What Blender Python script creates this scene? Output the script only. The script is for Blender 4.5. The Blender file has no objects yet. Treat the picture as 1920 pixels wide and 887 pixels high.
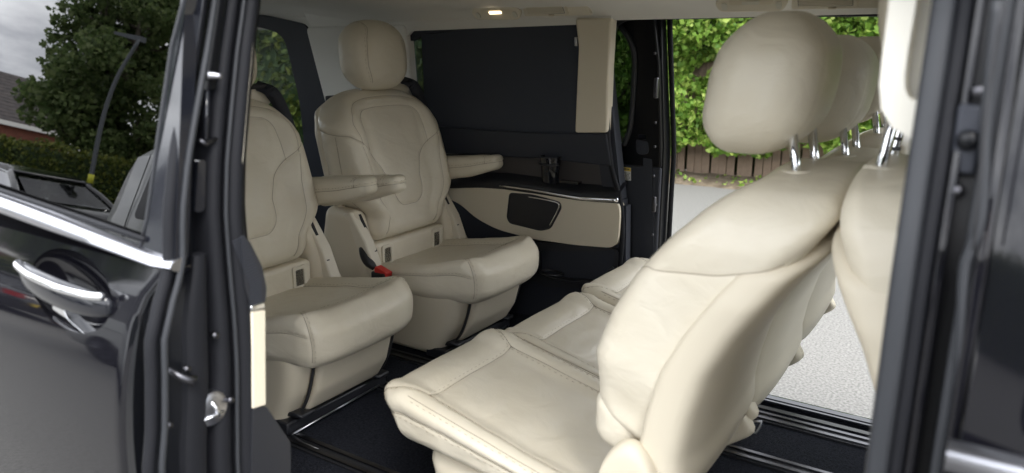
import bpy, bmesh, math, random
import numpy as np
from mathutils import Vector, Matrix, noise, kdtree
random.seed(7); rng = np.random.default_rng(7)
SC = bpy.context.scene
COL = SC.collection
# ------------------------------------------------------------------ camera, world, sun, exposure
CP = np.array([0.0, -1.66, 1.64]); YAW = 33.0; PITCH = 14.2; FPX = 1380.0
_a, _b = math.radians(YAW), math.radians(PITCH)
CF = np.array([-math.sin(_a)*math.cos(_b), math.cos(_a)*math.cos(_b), -math.sin(_b)])
CR = np.array([math.cos(_a), math.sin(_a), 0.0]); CU = np.cross(CR, CF)
cam = bpy.data.cameras.new('camera'); camo = bpy.data.objects.new('camera', cam); COL.objects.link(camo)
camo.matrix_world = Matrix(((CR[0], CU[0], -CF[0], CP[0]), (CR[1], CU[1], -CF[1], CP[1]), (CR[2], CU[2], -CF[2], CP[2]), (0, 0, 0, 1)))
cam.sensor_width = 36; cam.lens = 36*FPX/1920; cam.clip_end = 2000; cam.clip_start = 0.02
cam.dof.use_dof = True; cam.dof.focus_distance = 2.5; cam.dof.aperture_fstop = 3.6
SC.camera = camo
def P(px, py, ax, v):
    """point of the place seen at (px, py) of the 1920 px photograph that lies on the plane ax = v"""
    d = CF + CR*(px-960)/FPX - CU*(py-443.5)/FPX
    i = 'xyz'.index(ax); t = (v-CP[i])/d[i]
    return CP + t*d
SUN_EL, SUN_AZ = 50, 130      # degrees; azimuth of the place where the sun stands, clockwise from +y
w = bpy.data.worlds.new('World'); SC.world = w; w.use_nodes = True
nt = w.node_tree; nt.nodes.clear()
N = lambda t: nt.nodes.new(t)
out = N('ShaderNodeOutputWorld'); bg = N('ShaderNodeBackground'); bg.inputs['Strength'].default_value = 0.15
sky = N('ShaderNodeTexSky'); sky.sky_type = 'NISHITA'; sky.sun_disc = False
sky.sun_elevation = math.radians(SUN_EL); sky.sun_rotation = math.radians(SUN_AZ)
tc = N('ShaderNodeTexCoord'); mp = N('ShaderNodeMapping'); mp.inputs['Scale'].default_value = (1.6, 1.6, 5.0)
nz = N('ShaderNodeTexNoise'); nz.inputs['Scale'].default_value = 2.6; nz.inputs['Detail'].default_value = 7; nz.inputs['Roughness'].default_value = .58
cr = N('ShaderNodeValToRGB')
cr.color_ramp.elements[0].position = .36; cr.color_ramp.elements[0].color = (6.0, 6.2, 6.8, 1)
cr.color_ramp.elements[1].position = .68; cr.color_ramp.elements[1].color = (15.8, 16.0, 16.4, 1)
mx = N('ShaderNodeMix'); mx.data_type = 'RGBA'; mx.inputs['Factor'].default_value = .93
L = nt.links.new
L(tc.outputs['Generated'], mp.inputs['Vector']); L(mp.outputs['Vector'], nz.inputs['Vector']); L(nz.outputs['Fac'], cr.inputs['Fac'])
L(sky.outputs['Color'], mx.inputs['A']); L(cr.outputs['Color'], mx.inputs['B']); L(mx.outputs['Result'], bg.inputs['Color']); L(bg.outputs['Background'], out.inputs['Surface'])
sl = bpy.data.lights.new('sun', 'SUN'); sl.energy = 0.9; sl.angle = math.radians(18); sl.color = (1, .96, .9)
so = bpy.data.objects.new('sun', sl); COL.objects.link(so)
_e, _z = math.radians(SUN_EL), math.radians(SUN_AZ)
sd = Vector((math.sin(_z)*math.cos(_e), math.cos(_z)*math.cos(_e), math.sin(_e)))
so.rotation_euler = sd.to_track_quat('Z', 'Y').to_euler()
SC.view_settings.view_transform = 'Standard'; SC.view_settings.look = 'None'; SC.view_settings.gamma = 1
SC.view_settings.exposure = 1.56
SC.cycles.max_bounces = 10; SC.cycles.transparent_max_bounces = 16; SC.cycles.diffuse_bounces = 8
# ------------------------------------------------------------------ materials
def mat(name, col, rough=.5, metal=0, spec=.5, coat=0, bump=None, var=None, emis=None, sheen=0):
    """bump = (scale, strength, kind); var = (scale, colour2, detail)"""
    m = bpy.data.materials.new(name); m.use_nodes = True; t = m.node_tree; b = t.nodes['Principled BSDF']
    b.inputs['Base Color'].default_value = (*col, 1); b.inputs['Roughness'].default_value = rough; b.inputs['Metallic'].default_value = metal
    b.inputs['Specular IOR Level'].default_value = spec; b.inputs['Coat Weight'].default_value = coat; b.inputs['Coat Roughness'].default_value = .03
    if sheen: b.inputs['Sheen Weight'].default_value = sheen
    tc = t.nodes.new('ShaderNodeTexCoord')
    if var:
        n = t.nodes.new('ShaderNodeTexNoise'); n.inputs['Scale'].default_value = var[0]; n.inputs['Detail'].default_value = var[2] if len(var) > 2 else 4
        r = t.nodes.new('ShaderNodeValToRGB'); r.color_ramp.elements[0].color = (*col, 1); r.color_ramp.elements[1].color = (*var[1], 1)
        r.color_ramp.elements[0].position = .35; r.color_ramp.elements[1].position = .65
        t.links.new(tc.outputs['Object'], n.inputs['Vector']); t.links.new(n.outputs['Fac'], r.inputs['Fac']); t.links.new(r.outputs['Color'], b.inputs['Base Color'])
    if bump:
        if bump[2] == 'voronoi':
            n = t.nodes.new('ShaderNodeTexVoronoi'); o = n.outputs['Distance']
        else:
            n = t.nodes.new('ShaderNodeTexNoise'); n.inputs['Detail'].default_value = 5; o = n.outputs['Fac']
        n.inputs['Scale'].default_value = bump[0]
        bp = t.nodes.new('ShaderNodeBump'); bp.inputs['Strength'].default_value = bump[1]; bp.inputs['Distance'].default_value = bump[3] if len(bump) > 3 else .002
        t.links.new(tc.outputs['Object'], n.inputs['Vector']); t.links.new(o, bp.inputs['Height']); t.links.new(bp.outputs['Normal'], b.inputs['Normal'])
    if emis:
        b.inputs['Emission Color'].default_value = (*emis[0], 1); b.inputs['Emission Strength'].default_value = emis[1]
    return m
M = {}
M['leather'] = mat('cream_leather', (.67, .617, .500), .40, spec=.42, bump=(420, .22, 'voronoi', .0006), var=(9, (.64, .583, .462)))
M['stitch'] = mat('stitch_thread', (.42, .36, .27), .7)
M['thread'] = mat('seam_thread', (.36, .31, .235), .7)
M['beige_plastic'] = mat('beige_plastic', (.62, .56, .44), .5, spec=.35, bump=(700, .15, 'noise', .0004))
M['beige_light'] = mat('beige_trim', (.66, .61, .50), .45, spec=.4)
M['handle_cream'] = mat('handle_cream', (.78, .75, .66), .42)
M['lining'] = mat('roof_lining', (.72, .705, .66), .95, spec=.1, bump=(600, .2, 'noise', .0006))
M['black_plastic'] = mat('black_plastic', (.016, .017, .021), .42, spec=.5, bump=(900, .15, 'noise', .0004))
M['dark_trim'] = mat('dark_trim', (.025, .028, .037), .6, spec=.4)
M['brown_trim'] = mat('brown_black_trim', (.048, .043, .043), .5)
M['rubber'] = mat('seal_rubber', (.009, .0095, .012), .6, spec=.2, bump=(300, .1, 'noise', .0006))
M['rubber_light'] = mat('seal_rubber_grey', (.026, .028, .032), .5, spec=.35)
M['strap'] = mat('belt_webbing', (.016, .018, .026), .7, bump=(900, .5, 'noise', .0006))
M['carpet'] = mat('dark_blue_carpet', (.008, .009, .014), .95, spec=.15, bump=(380, 1, 'noise', .004), var=(160, (.022, .025, .034), 6))
M['chrome'] = mat('chrome', (.80, .81, .83), .12, 1)
M['satin'] = mat('satin_silver', (.46, .465, .50), .30, 1)
M['steel'] = mat('dark_steel', (.10, .10, .11), .35, 1)
M['paint'] = mat('black_car_paint', (.005, .005, .007), .045, spec=.42)
M['paint_inner'] = mat('black_paint_inner', (.004, .0045, .006), .3, spec=.28)
M['gloss_black'] = mat('gloss_black', (.010, .011, .015), .08, spec=.6)
M['red'] = mat('red_button', (.62, .03, .025), .35)
M['white'] = mat('white_sticker', (.62, .62, .60), .6)
M['yellow'] = mat('yellow_sticker', (.62, .45, .06), .6)
M['ink'] = mat('sticker_ink', (.05, .05, .05), .7)
M['lamp'] = mat('lamp_glow', (.9, .8, .6), .4, emis=((1, .80, .52), 1.8))
M['lens'] = mat('lamp_lens', (.6, .58, .5), .3)
def crease(m):
    t = m.node_tree; b = t.nodes['Principled BSDF']; fine = b.inputs['Normal'].links[0].from_node
    tc = t.nodes.new('ShaderNodeTexCoord'); mp = t.nodes.new('ShaderNodeMapping'); mp.inputs['Scale'].default_value = (1, 1, 1.7)
    n = t.nodes.new('ShaderNodeTexNoise'); n.inputs['Scale'].default_value = 11; n.inputs['Detail'].default_value = 4; n.inputs['Distortion'].default_value = 1.4; n.inputs['Roughness'].default_value = .45
    bp = t.nodes.new('ShaderNodeBump'); bp.inputs['Strength'].default_value = .30; bp.inputs['Distance'].default_value = .012
    t.links.new(tc.outputs['Object'], mp.inputs['Vector']); t.links.new(mp.outputs['Vector'], n.inputs['Vector']); t.links.new(n.outputs['Fac'], bp.inputs['Height']); t.links.new(bp.outputs['Normal'], fine.inputs['Normal'])
crease(M['leather'])
def glassmat(name, tint, ior=1.6, boost=0.0):
    m = bpy.data.materials.new(name); m.use_nodes = True; t = m.node_tree; t.nodes.clear()
    o = t.nodes.new('ShaderNodeOutputMaterial'); mxs = t.nodes.new('ShaderNodeMixShader')
    tr = t.nodes.new('ShaderNodeBsdfTransparent'); tr.inputs[0].default_value = (*tint, 1)
    g = t.nodes.new('ShaderNodeBsdfGlossy'); g.inputs['Roughness'].default_value = .0
    f = t.nodes.new('ShaderNodeFresnel'); f.inputs['IOR'].default_value = ior
    a = t.nodes.new('ShaderNodeMath'); a.operation = 'ADD'; a.inputs[1].default_value = boost; a.use_clamp = True
    t.links.new(f.outputs[0], a.inputs[0]); t.links.new(a.outputs[0], mxs.inputs[0]); t.links.new(tr.outputs[0], mxs.inputs[1]); t.links.new(g.outputs[0], mxs.inputs[2]); t.links.new(mxs.outputs[0], o.inputs[0])
    return m
M['privacy'] = glassmat('privacy_glass', (.36, .39, .42), 1.45)
M['rear_glass'] = glassmat('rear_privacy_glass', (.50, .54, .54), 1.18)
M['door_glass'] = glassmat('door_privacy_glass', (.010, .011, .014), 1.75, .0)
M['far_glass'] = glassmat('tinted_glass', (.26, .29, .30), 1.5)
M['clear_glass'] = glassmat('clear_glass', (.80, .84, .83), 1.5)
M['light_tint'] = glassmat('light_tint_glass', (.85, .87, .87), 1.5)  # clearer than privacy glass so the unseen rear panes brighten the cabin
M['car_glass'] = glassmat('car_glass', (.35, .37, .37), 1.5)
M['blind'] = mat('sun_blind', (.030, .035, .047), .8, bump=(1200, .4, 'noise', .0005))
M['asphalt'] = mat('asphalt', (.115, .112, .104), .95, bump=(70, .9, 'noise', .006), var=(75, (.225, .22, .205), 8))
M['soil'] = mat('verge_soil', (.10, .075, .05), .95, bump=(18, 1, 'noise', .03), var=(9, (.20, .16, .11), 8))
M['wood'] = mat('fence_wood', (.17, .125, .09), .85, bump=(25, .6, 'noise', .004), var=(5, (.29, .21, .15), 6))
M['bark'] = mat('bark', (.12, .10, .075), .9, bump=(25, 1, 'noise', .02), var=(6, (.06, .05, .04)))
M['brick'] = mat('brick_wall', (.20, .075, .05), .85, var=(3, (.28, .11, .075)), bump=(30, .6, 'noise', .01))
M['roof'] = mat('roof_tile', (.055, .05, .05), .8, var=(4, (.10, .085, .08)))
M['white_paint'] = mat('white_paint', (.75, .75, .72), .5)
M['silver_paint'] = mat('silver_grey_paint', (.60, .61, .61), .3, metal=.1, coat=.6)
M['car_black'] = mat('car_black_paint', (.010, .010, .012), .12, coat=1)
M['tyre'] = mat('tyre', (.012, .012, .012), .85)
M['pole'] = mat('galvanised_pole', (.10, .11, .12), .5, metal=.3)
M['hivis'] = mat('yellow_band', (.55, .55, .05), .6)
M['tail'] = mat('tail_lamp', (.35, .01, .01), .2)
M['amber'] = mat('amber_lamp', (.75, .25, .08), .3)
M['seatdark'] = mat('dark_seat', (.02, .02, .022), .8)
M['jacket'] = mat('dark_jacket', (.020, .019, .020), .85, bump=(30, .6, 'noise', .01))
M['skin'] = mat('skin', (.42, .24, .17), .55)
M['hair'] = mat('dark_hair', (.02, .015, .012), .8)
def leafmat(name, c1, c2, c3, trans=.35):
    m = bpy.data.materials.new(name); m.use_nodes = True; t = m.node_tree; t.nodes.clear()
    o = t.nodes.new('ShaderNodeOutputMaterial'); gi = t.nodes.new('ShaderNodeNewGeometry'); r = t.nodes.new('ShaderNodeValToRGB')
    r.color_ramp.elements[0].color = (*c1, 1); r.color_ramp.elements[1].color = (*c3, 1); e = r.color_ramp.elements.new(.55); e.color = (*c2, 1)
    d = t.nodes.new('ShaderNodeBsdfPrincipled'); d.inputs['Roughness'].default_value = .5; d.inputs['Specular IOR Level'].default_value = .35
    tl = t.nodes.new('ShaderNodeBsdfTranslucent'); mxs = t.nodes.new('ShaderNodeMixShader'); mxs.inputs[0].default_value = trans
    L = t.links.new
    L(gi.outputs['Random Per Island'], r.inputs['Fac']); L(r.outputs['Color'], d.inputs['Base Color']); L(r.outputs['Color'], tl.inputs['Color'])
    L(d.outputs[0], mxs.inputs[1]); L(tl.outputs[0], mxs.inputs[2]); L(mxs.outputs[0], o.inputs[0])
    return m
M['creeper'] = leafmat('creeper_leaf', (.08, .17, .022), (.20, .34, .05), (.40, .50, .12), .45)
M['tree_leaf'] = leafmat('tree_leaf', (.08, .13, .045), (.15, .21, .075), (.25, .31, .13), .55)
M['hedge_leaf'] = leafmat('hedge_leaf', (.05, .08, .016), (.11, .14, .025), (.22, .23, .05), .3)
M['dark_leaf'] = mat('shaded_leaf_mass', (.02, .04, .008), .9)  # inner shade of the foliage put into one dark colour
# ------------------------------------------------------------------ object helpers
def rootloc(o):
    while o.parent: o = o.parent
    return np.array(o.location)
def thing(name, loc, label, cat, group=None, kind=None):
    o = bpy.data.objects.new(name, None); o.empty_display_size = .1; COL.objects.link(o); o.location = loc
    tag(o, label, cat, group, kind); return o
def tag(o, label=None, cat=None, group=None, kind=None):
    if label: o['label'] = label
    if cat: o['category'] = cat
    if group: o['group'] = group
    if kind: o['kind'] = kind
    return o
def mk(name, V, F, m, parent=None, smooth=True, kind=None, label=None, flip=False):
    """one mesh object from world coordinates, parented without moving"""
    V = np.asarray(V, float).reshape(-1, 3)
    if parent is not None: V = V - rootloc(parent)
    me = bpy.data.meshes.new(name)
    if flip: F = [tuple(reversed(f)) for f in F]
    me.from_pydata([tuple(v) for v in V], [], [tuple(int(i) for i in f) for f in F])
    me.materials.append(M[m] if isinstance(m, str) else m)
    if smooth: me.polygons.foreach_set('use_smooth', [True]*len(me.polygons))
    me.update()
    o = bpy.data.objects.new(name, me); COL.objects.link(o)
    if parent is not None: o.parent = parent
    if kind: o['kind'] = kind
    if label: o['label'] = label
    return o
def sharpen(o, ang=35):
    try: o.data.set_sharp_from_angle(angle=math.radians(ang))
    except Exception: pass
    return o
def bevel(o, wdt, seg=2, ang=30):
    b = o.modifiers.new('bevel', 'BEVEL'); b.width = wdt; b.segments = seg; b.limit_method = 'ANGLE'; b.angle_limit = math.radians(ang)
    o.data.polygons.foreach_set('use_smooth', [True]*len(o.data.polygons)); b.harden_normals = False
    sharpen(o, 40)
    return o
def dup(root, loc, label=None, skip=()):
    r = root.copy(); COL.objects.link(r); r.location = loc
    if label: r['label'] = label
    for ch in list(root.children):
        if ch in skip: continue
        c = ch.copy(); COL.objects.link(c); c.parent = r
        for g in ch.children:
            d = g.copy(); COL.objects.link(d); d.parent = c
    return r
class MB:
    """collects simple shapes"""
    def __init__(s): s.V = []; s.F = []
    def add(s, V, F):
        n = len(s.V); s.V += [tuple(map(float, v)) for v in V]; s.F += [tuple(i+n for i in f) for f in F]; return s
    def box(s, a, b):
        x0, y0, z0 = a; x1, y1, z1 = b
        return s.add([(x0,y0,z0),(x1,y0,z0),(x1,y1,z0),(x0,y1,z0),(x0,y0,z1),(x1,y0,z1),(x1,y1,z1),(x0,y1,z1)],
                     [(0,3,2,1),(4,5,6,7),(0,1,5,4),(1,2,6,5),(2,3,7,6),(3,0,4,7)])
    def tube(s, pts, r, n=8, cap=True):
        pts = [np.array(p, float) for p in pts]; k = len(pts); rr = r if hasattr(r, '__len__') else [r]*k
        V = []; F = []; up = None
        for i in range(k):
            d = pts[min(i+1, k-1)] - pts[max(i-1, 0)]; d = d/(np.linalg.norm(d)+1e-12)
            if up is None:
                a = np.array([0, 0, 1.]) if abs(d[2]) < .9 else np.array([1., 0, 0])
                up = np.cross(d, a)
            up = up - d*(up@d); up /= np.linalg.norm(up)+1e-12; v = np.cross(d, up)
            for j in range(n):
                t = 2*math.pi*j/n; V.append(pts[i] + rr[i]*(math.cos(t)*up + math.sin(t)*v))
        for i in range(k-1):
            for j in range(n): F.append((i*n+j, i*n+(j+1) % n, (i+1)*n+(j+1) % n, (i+1)*n+j))
        if cap: F.append(tuple(reversed(range(n)))); F.append(tuple((k-1)*n+j for j in range(n)))
        return s.add(V, F)
    def prism(s, A, B):
        """closed loop A joined to loop B, both capped"""
        n = len(A); F = [(i, (i+1) % n, n+(i+1) % n, n+i) for i in range(n)]
        return s.add(list(A)+list(B), F+[tuple(reversed(range(n))), tuple(range(n, 2*n))])
    def ring(s, A, B, off):
        """frame between loops A (outer) and B (inner) of equal length, thickness vector off"""
        n = len(A); off = np.array(off, float); A = [np.array(p, float) for p in A]; B = [np.array(p, float) for p in B]
        V = A + B + [p+off for p in A] + [p+off for p in B]; F = []
        for i in range(n):
            j = (i+1) % n
            F += [(i, j, n+j, n+i), (2*n+i, 3*n+i, 3*n+j, 2*n+j), (i, 2*n+i, 2*n+j, j), (n+i, n+j, 3*n+j, 3*n+i)]
        return s.add(V, F)
    def build(s, name, m, parent=None, smooth=False, **k):
        o = mk(name, s.V, s.F, m, parent, smooth, **k)
        bm = bmesh.new(); bm.from_mesh(o.data); bmesh.ops.recalc_face_normals(bm, faces=bm.faces); bm.to_mesh(o.data); bm.free()
        if smooth: o.data.polygons.foreach_set('use_smooth', [True]*len(o.data.polygons))
        return o
def arc_round(poly, r, seg=5):
    """round the corners of a closed polygon (n-D points); r scalar or list"""
    P_ = [np.array(p, float) for p in poly]; n = len(P_); out = []
    for i in range(n):
        p, a, b = P_[i], P_[i-1], P_[(i+1) % n]; ri = r[i] if hasattr(r, '__len__') else r
        if ri <= 0: out.append(p); continue
        da = (a-p); db = (b-p); la = np.linalg.norm(da); lb = np.linalg.norm(db); q = min(ri, la*.48, lb*.48)
        s0 = p+da/la*q; s1 = p+db/lb*q
        for k in range(seg+1):
            t = k/seg; out.append((1-t)**2*s0 + 2*t*(1-t)*p + t*t*s1)
    return out
def curve(pts, k=8):
    """Catmull-Rom through points"""
    Q = [np.array(p, float) for p in pts]; Q = [2*Q[0]-Q[1]] + Q + [2*Q[-1]-Q[-2]]; o = []
    for i in range(1, len(Q)-2):
        for j in range(k):
            t = j/k; a, b, c, d = Q[i-1], Q[i], Q[i+1], Q[i+2]
            o.append(.5*((2*b)+(-a+c)*t+(2*a-5*b+4*c-d)*t*t+(-a+3*b-3*c+d)*t**3))
    o.append(Q[-2]); return o
def sstep(a, b, x): t = np.clip((x-a)/(b-a), 0, 1); return t*t*(3-2*t)
def softbox(name, size, r, step, m, parent, deform, seams=(), puff=0., wrinkle=.0006, wscale=14, thread=True, label=None, stitch=True):
    """upholstered body: rounded box with seams pressed in, then deformed. Raw coordinates run from -1 to 1 on each axis."""
    h = np.array(size)/2.; n = np.maximum(2, np.ceil(np.array(size)/step).astype(int))
    raws = []; quads = []; base = 0
    for ax in range(3):
        u, v = [a for a in range(3) if a != ax]
        for sg in (-1, 1):
            gu = np.linspace(-1, 1, n[u]+1); gv = np.linspace(-1, 1, n[v]+1)
            U, Vv = np.meshgrid(gu, gv, indexing='ij'); R = np.zeros((U.size, 3)); R[:, u] = U.ravel(); R[:, v] = Vv.ravel(); R[:, ax] = sg
            I = np.arange(U.size).reshape(U.shape)+base
            q = np.stack([I[:-1, :-1], I[1:, :-1], I[1:, 1:], I[:-1, 1:]], -1).reshape(-1, 4)
            even = (ax != 1)
            if (sg < 0) == even: q = q[:, ::-1]
            raws.append(R); quads.append(q); base += U.size
    R = np.concatenate(raws); Q = np.concatenate(quads)
    _, idx, inv = np.unique(np.round(R*20000).astype(np.int64), axis=0, return_index=True, return_inverse=True)
    R = R[idx]; Q = inv.ravel()[Q]
    rad = min(r, h.min()*.999)
    def rnd(a):
        q = a*h; inn = np.clip(q, -(h-rad), h-rad); d = q-inn; l = np.linalg.norm(d, axis=1, keepdims=True); return inn+rad*d/np.maximum(l, 1e-9)
    B = rnd(R); X = deform(B.copy())
    def normals(X):
        nn = np.zeros_like(X); e1 = X[Q[:, 2]]-X[Q[:, 0]]; e2 = X[Q[:, 3]]-X[Q[:, 1]]; fn = np.cross(e1, e2)
        for k in range(4): np.add.at(nn, Q[:, k], fn)
        return nn/np.maximum(np.linalg.norm(nn, axis=1, keepdims=True), 1e-12)
    NN = normals(X); disp = np.zeros(len(X)); mind = np.full(len(X), 9.)
    dense = []
    for sm in seams:
        pts = np.array(sm[0], float); dp, wd = (sm[1], sm[2]) if len(sm) > 2 else (.004, .0045)
        D = []
        for a, b in zip(pts[:-1], pts[1:]):
            k = max(2, int(np.linalg.norm((b-a)*h)/.004)); D.append(a+(b-a)*np.linspace(0, 1, k, endpoint=False)[:, None])
        D.append(pts[-1:]); D = rnd(np.concatenate(D)); dense.append(D)
        d = np.full(len(B), 9.)
        for c in range(0, len(D), 40): d = np.minimum(d, np.sqrt(((B[:, None, :]-D[None, c:c+40, :])**2).sum(-1)).min(1))
        disp -= dp*np.exp(-(d/wd)**2); mind = np.minimum(mind, d)
    if len(seams) and puff: disp += puff*(1-np.exp(-(mind/.03)**2))
    if wrinkle:
        wv = np.array([noise.noise(Vector(p*wscale)) + .5*noise.noise(Vector((p[0]*wscale*3, p[1]*wscale*1.2, p[2]*wscale*3))) for p in X]); disp += wv*wrinkle
    X2 = X + NN*disp[:, None]
    o = mk(name, X2, Q, m, parent, True, label=label)
    if thread and dense:
        kd = kdtree.KDTree(len(X2))
        for i, p in enumerate(X2): kd.insert(p, i)
        kd.balance(); mb = MB(); st = MB()
        for D in dense:
            Y = deform(D.copy()); pts = []
            for y in Y[::2]:
                co, i, _ = kd.find(y); pts.append(y + NN[i]*(disp[i]+.0003))
            if len(pts) > 2:
                pts = np.array(pts); s = pts.copy(); s[1:-1] = (pts[:-2]+pts[1:-1]+pts[2:])/3
                mb.tube(s, .0011, 4)
                if stitch:
                    acc = 0
                    for a, b in zip(s[:-1], s[1:]):
                        acc += np.linalg.norm(b-a)
                        if acc < .010: continue
                        acc = 0; co, i, _ = kd.find(a); tg = b-a; tg /= np.linalg.norm(tg)+1e-9; sd_ = np.cross(NN[i], tg)
                        for q in (1,):
                            c_ = a+sd_*.008*q; co, i2, _ = kd.find(c_); c_ = np.array(co)+NN[i2]*.0004
                            st.tube([c_-tg*.0034, c_+tg*.0034], .0008, 3)
        mb.build('seam', 'thread', o, True, kind='stuff')
        if stitch: st.build('stitching', 'stitch', o, False, kind='stuff')
    return o
def plateX(name, poly, x, thick, m, parent, r=0, bev=0, **k):
    """panel that faces +x, poly = (y, z) corners"""
    L_ = arc_round(poly, r) if r else [np.array(p, float) for p in poly]
    o = MB().prism([(x, p[0], p[1]) for p in L_], [(x-thick, p[0], p[1]) for p in L_]).build(name, m, parent, **k)
    return bevel(o, bev) if bev else o
# far inner wall of the van: upright below 1.1 m, leaning in above
def WY(z): return .80 - .12*max(0, z-1.1)/.65
def onwall(px, py, off=0):
    y = .78
    for _ in range(6):
        p = P(px, py, 'y', y); y = WY(p[2])+off
    return P(px, py, 'y', y)
def wallplate(name, pxs, off, thick, m, parent, r=0, bev=0, **k):
    """panel on the far wall; corners given as photograph pixels, off < 0 stands proud into the cabin"""
    L_ = arc_round([onwall(x, y, off) for x, y in pxs], r) if r else [onwall(x, y, off) for x, y in pxs]
    o = MB().prism(L_, [p+np.array([0, thick, 0]) for p in L_]).build(name, m, parent, **k)
    return bevel(o, bev) if bev else o
# ================================================================== THE PLACE AROUND
def sheet(name, x0, x1, y0, y1, z, m, label=None, n=1):
    o = mk(name, [(x0, y0, z), (x1, y0, z), (x1, y1, z), (x0, y1, z)], [(0, 1, 2, 3)], m, None, False); tag(o, kind='structure'); return o
sheet('ground', -400, 400, -400, 400, -.02, 'soil')
sheet('road', -60, 40, -16, 7.35, 0, 'asphalt')
def leaves(name, C, size, m, parent=None, up=.4, asp=.75, kind=None, label=None):
    """C (n,3) centres -> folded leaf of 2 quads, random tilt"""
    n = len(C); size = size*rng.uniform(.6, 1.25, n)
    d = rng.normal(size=(n, 3)); d[:, 2] += up; d /= np.linalg.norm(d, axis=1, keepdims=True)
    a = np.cross(d, rng.normal(size=(n, 3))); a /= np.linalg.norm(a, axis=1, keepdims=True); b = np.cross(d, a)
    a *= size[:, None]*.5; b *= (size*asp*.5)[:, None]; dd = d*(size*.16)[:, None]
    V = np.stack([C-a, C-.1*a+b-dd, C+a, C-.1*a-b-dd], 1).reshape(-1, 3)
    V = V.astype(np.float32)
    if parent is not None: V = V - rootloc(parent).astype(np.float32)
    me = bpy.data.meshes.new(name); me.vertices.add(4*n); me.vertices.foreach_set('co', V.ravel().astype(np.float32))
    I = np.arange(n)*4; T = np.stack([I, I+1, I+2, I, I+2, I+3], 1).ravel()
    me.loops.add(6*n); me.loops.foreach_set('vertex_index', T.astype(np.int32)); me.polygons.add(2*n)
    me.polygons.foreach_set('loop_start', (np.arange(2*n)*3).astype(np.int32)); me.update(calc_edges=True); me.materials.append(M[m])
    o = bpy.data.objects.new(name, me); COL.objects.link(o)
    if parent is not None: o.parent = parent
    if kind: o['kind'] = kind
    return o
def lump_wall(x0, x1, y, h, depth, seed, amp=.25):
    """lumpy front of a clipped or climbing plant wall, as function"""
    def f(x, z): return y + amp*noise.noise(Vector((x*.9+seed, z*1.1, seed))) + amp*.5*noise.noise(Vector((x*2.6, z*2.8, seed+5)))
    return f
# creeper hanging over a slatted fence, beyond the far door
cx0, cx1 = -30., 9.
cre = thing('climbing_plant', (-2, 7.8, 0), 'bright green climbing plant covering the timber fence beyond the open far door', 'climbing plant')
fw = lump_wall(cx0, cx1, 7.42, 3.6, .5, 3., .30)
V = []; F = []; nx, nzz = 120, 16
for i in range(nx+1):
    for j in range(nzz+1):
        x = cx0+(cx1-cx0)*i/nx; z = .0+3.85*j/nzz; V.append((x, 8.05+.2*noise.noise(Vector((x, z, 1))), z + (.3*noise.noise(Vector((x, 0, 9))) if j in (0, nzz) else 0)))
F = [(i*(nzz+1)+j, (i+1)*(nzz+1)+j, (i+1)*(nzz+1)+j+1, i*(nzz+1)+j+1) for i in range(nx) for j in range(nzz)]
mk('shaded_backing', V, F, 'dark_leaf', cre)  # continuous dark sheet, shade inside the creeper put into its colour
def wall_leaves(x0, x1, n, zlo, zhi, seed=1):
    x = rng.uniform(x0, x1, n); z = rng.uniform(zlo, zhi, n)
    keep = []
    for a, c in zip(x, z):
        low = .44 + .34*noise.noise(Vector((a*1.3, 0, 4.2))) + .2*noise.noise(Vector((a*5, 0, 1.2)))
        dens = noise.noise(Vector((a*1.7, c*1.7, 8.)))
        if c < low or dens < -.50: continue
        keep.append((a, fw(a, c)+random.gauss(0, .09)-.04+ (.25 if dens < -.2 else 0), c))
    return np.array(keep)
leaves('foliage', np.concatenate([wall_leaves(-4.8, 1.8, 52000, .25, 3.6), wall_leaves(-30, -4.8, 24000, .3, 3.9), wall_leaves(1.8, 9, 6000, .3, 3.9)]), .088, 'creeper', cre, kind='stuff')
fen = thing('timber_fence', (-2, 7.9, 0), 'brown upright timber slat fence under the green climbing plant', 'fence')
proto = MB().box((-2.048, 7.889, 0), (-1.952, 7.911, 1.55)).build('slat', 'wood', fen)
slw = random.Random(4)
for k in range(260):
    x = 6.4 - k*.112
    o = proto if k == 0 else proto.copy()
    if k: COL.objects.link(o); o.parent = fen
    o.scale = (1, 1, slw.uniform(.95, 1.05)); o.location = (x+2+slw.uniform(-.012, .012), -.02+random.uniform(-.006, .006), .04+random.uniform(-.02, .02)); o.rotation_euler = (0, random.uniform(-.012, .012), 0)
for z in (.45, 1.3): MB().box((-23, 7.93, z), (6.6, 7.98, z+.08)).build('rail', 'wood', fen)
# verge at the fence foot
V = []; F = []; nx = 200
for i in range(nx+1):
    x = -26+36*i/nx
    for j, (y, z) in enumerate(((7.15, -.01), (7.3, .03), (7.6, .05), (8.0, .06), (9.5, .1))):
        V.append((x, y+.08*noise.noise(Vector((x*2, j, 0))), z+(.05*noise.noise(Vector((x*3, y*3, 2))) if j else 0)))
F = [(i*5+j, (i+1)*5+j, (i+1)*5+j+1, i*5+j+1) for i in range(nx) for j in range(4)]
tag(mk('verge', V, F, 'soil'), kind='structure')
# litter of small plants on the verge
x = rng.uniform(-6, 4, 500); y = rng.uniform(7.2, 7.8, 500)
tag(leaves('ground_cover', np.stack([x, y, .03+.05*(y-7.2)+rng.uniform(0, .05, 500)], 1), .06, 'creeper', kind='stuff'), 'low green weeds along the foot of the timber fence', 'ground cover')
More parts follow.
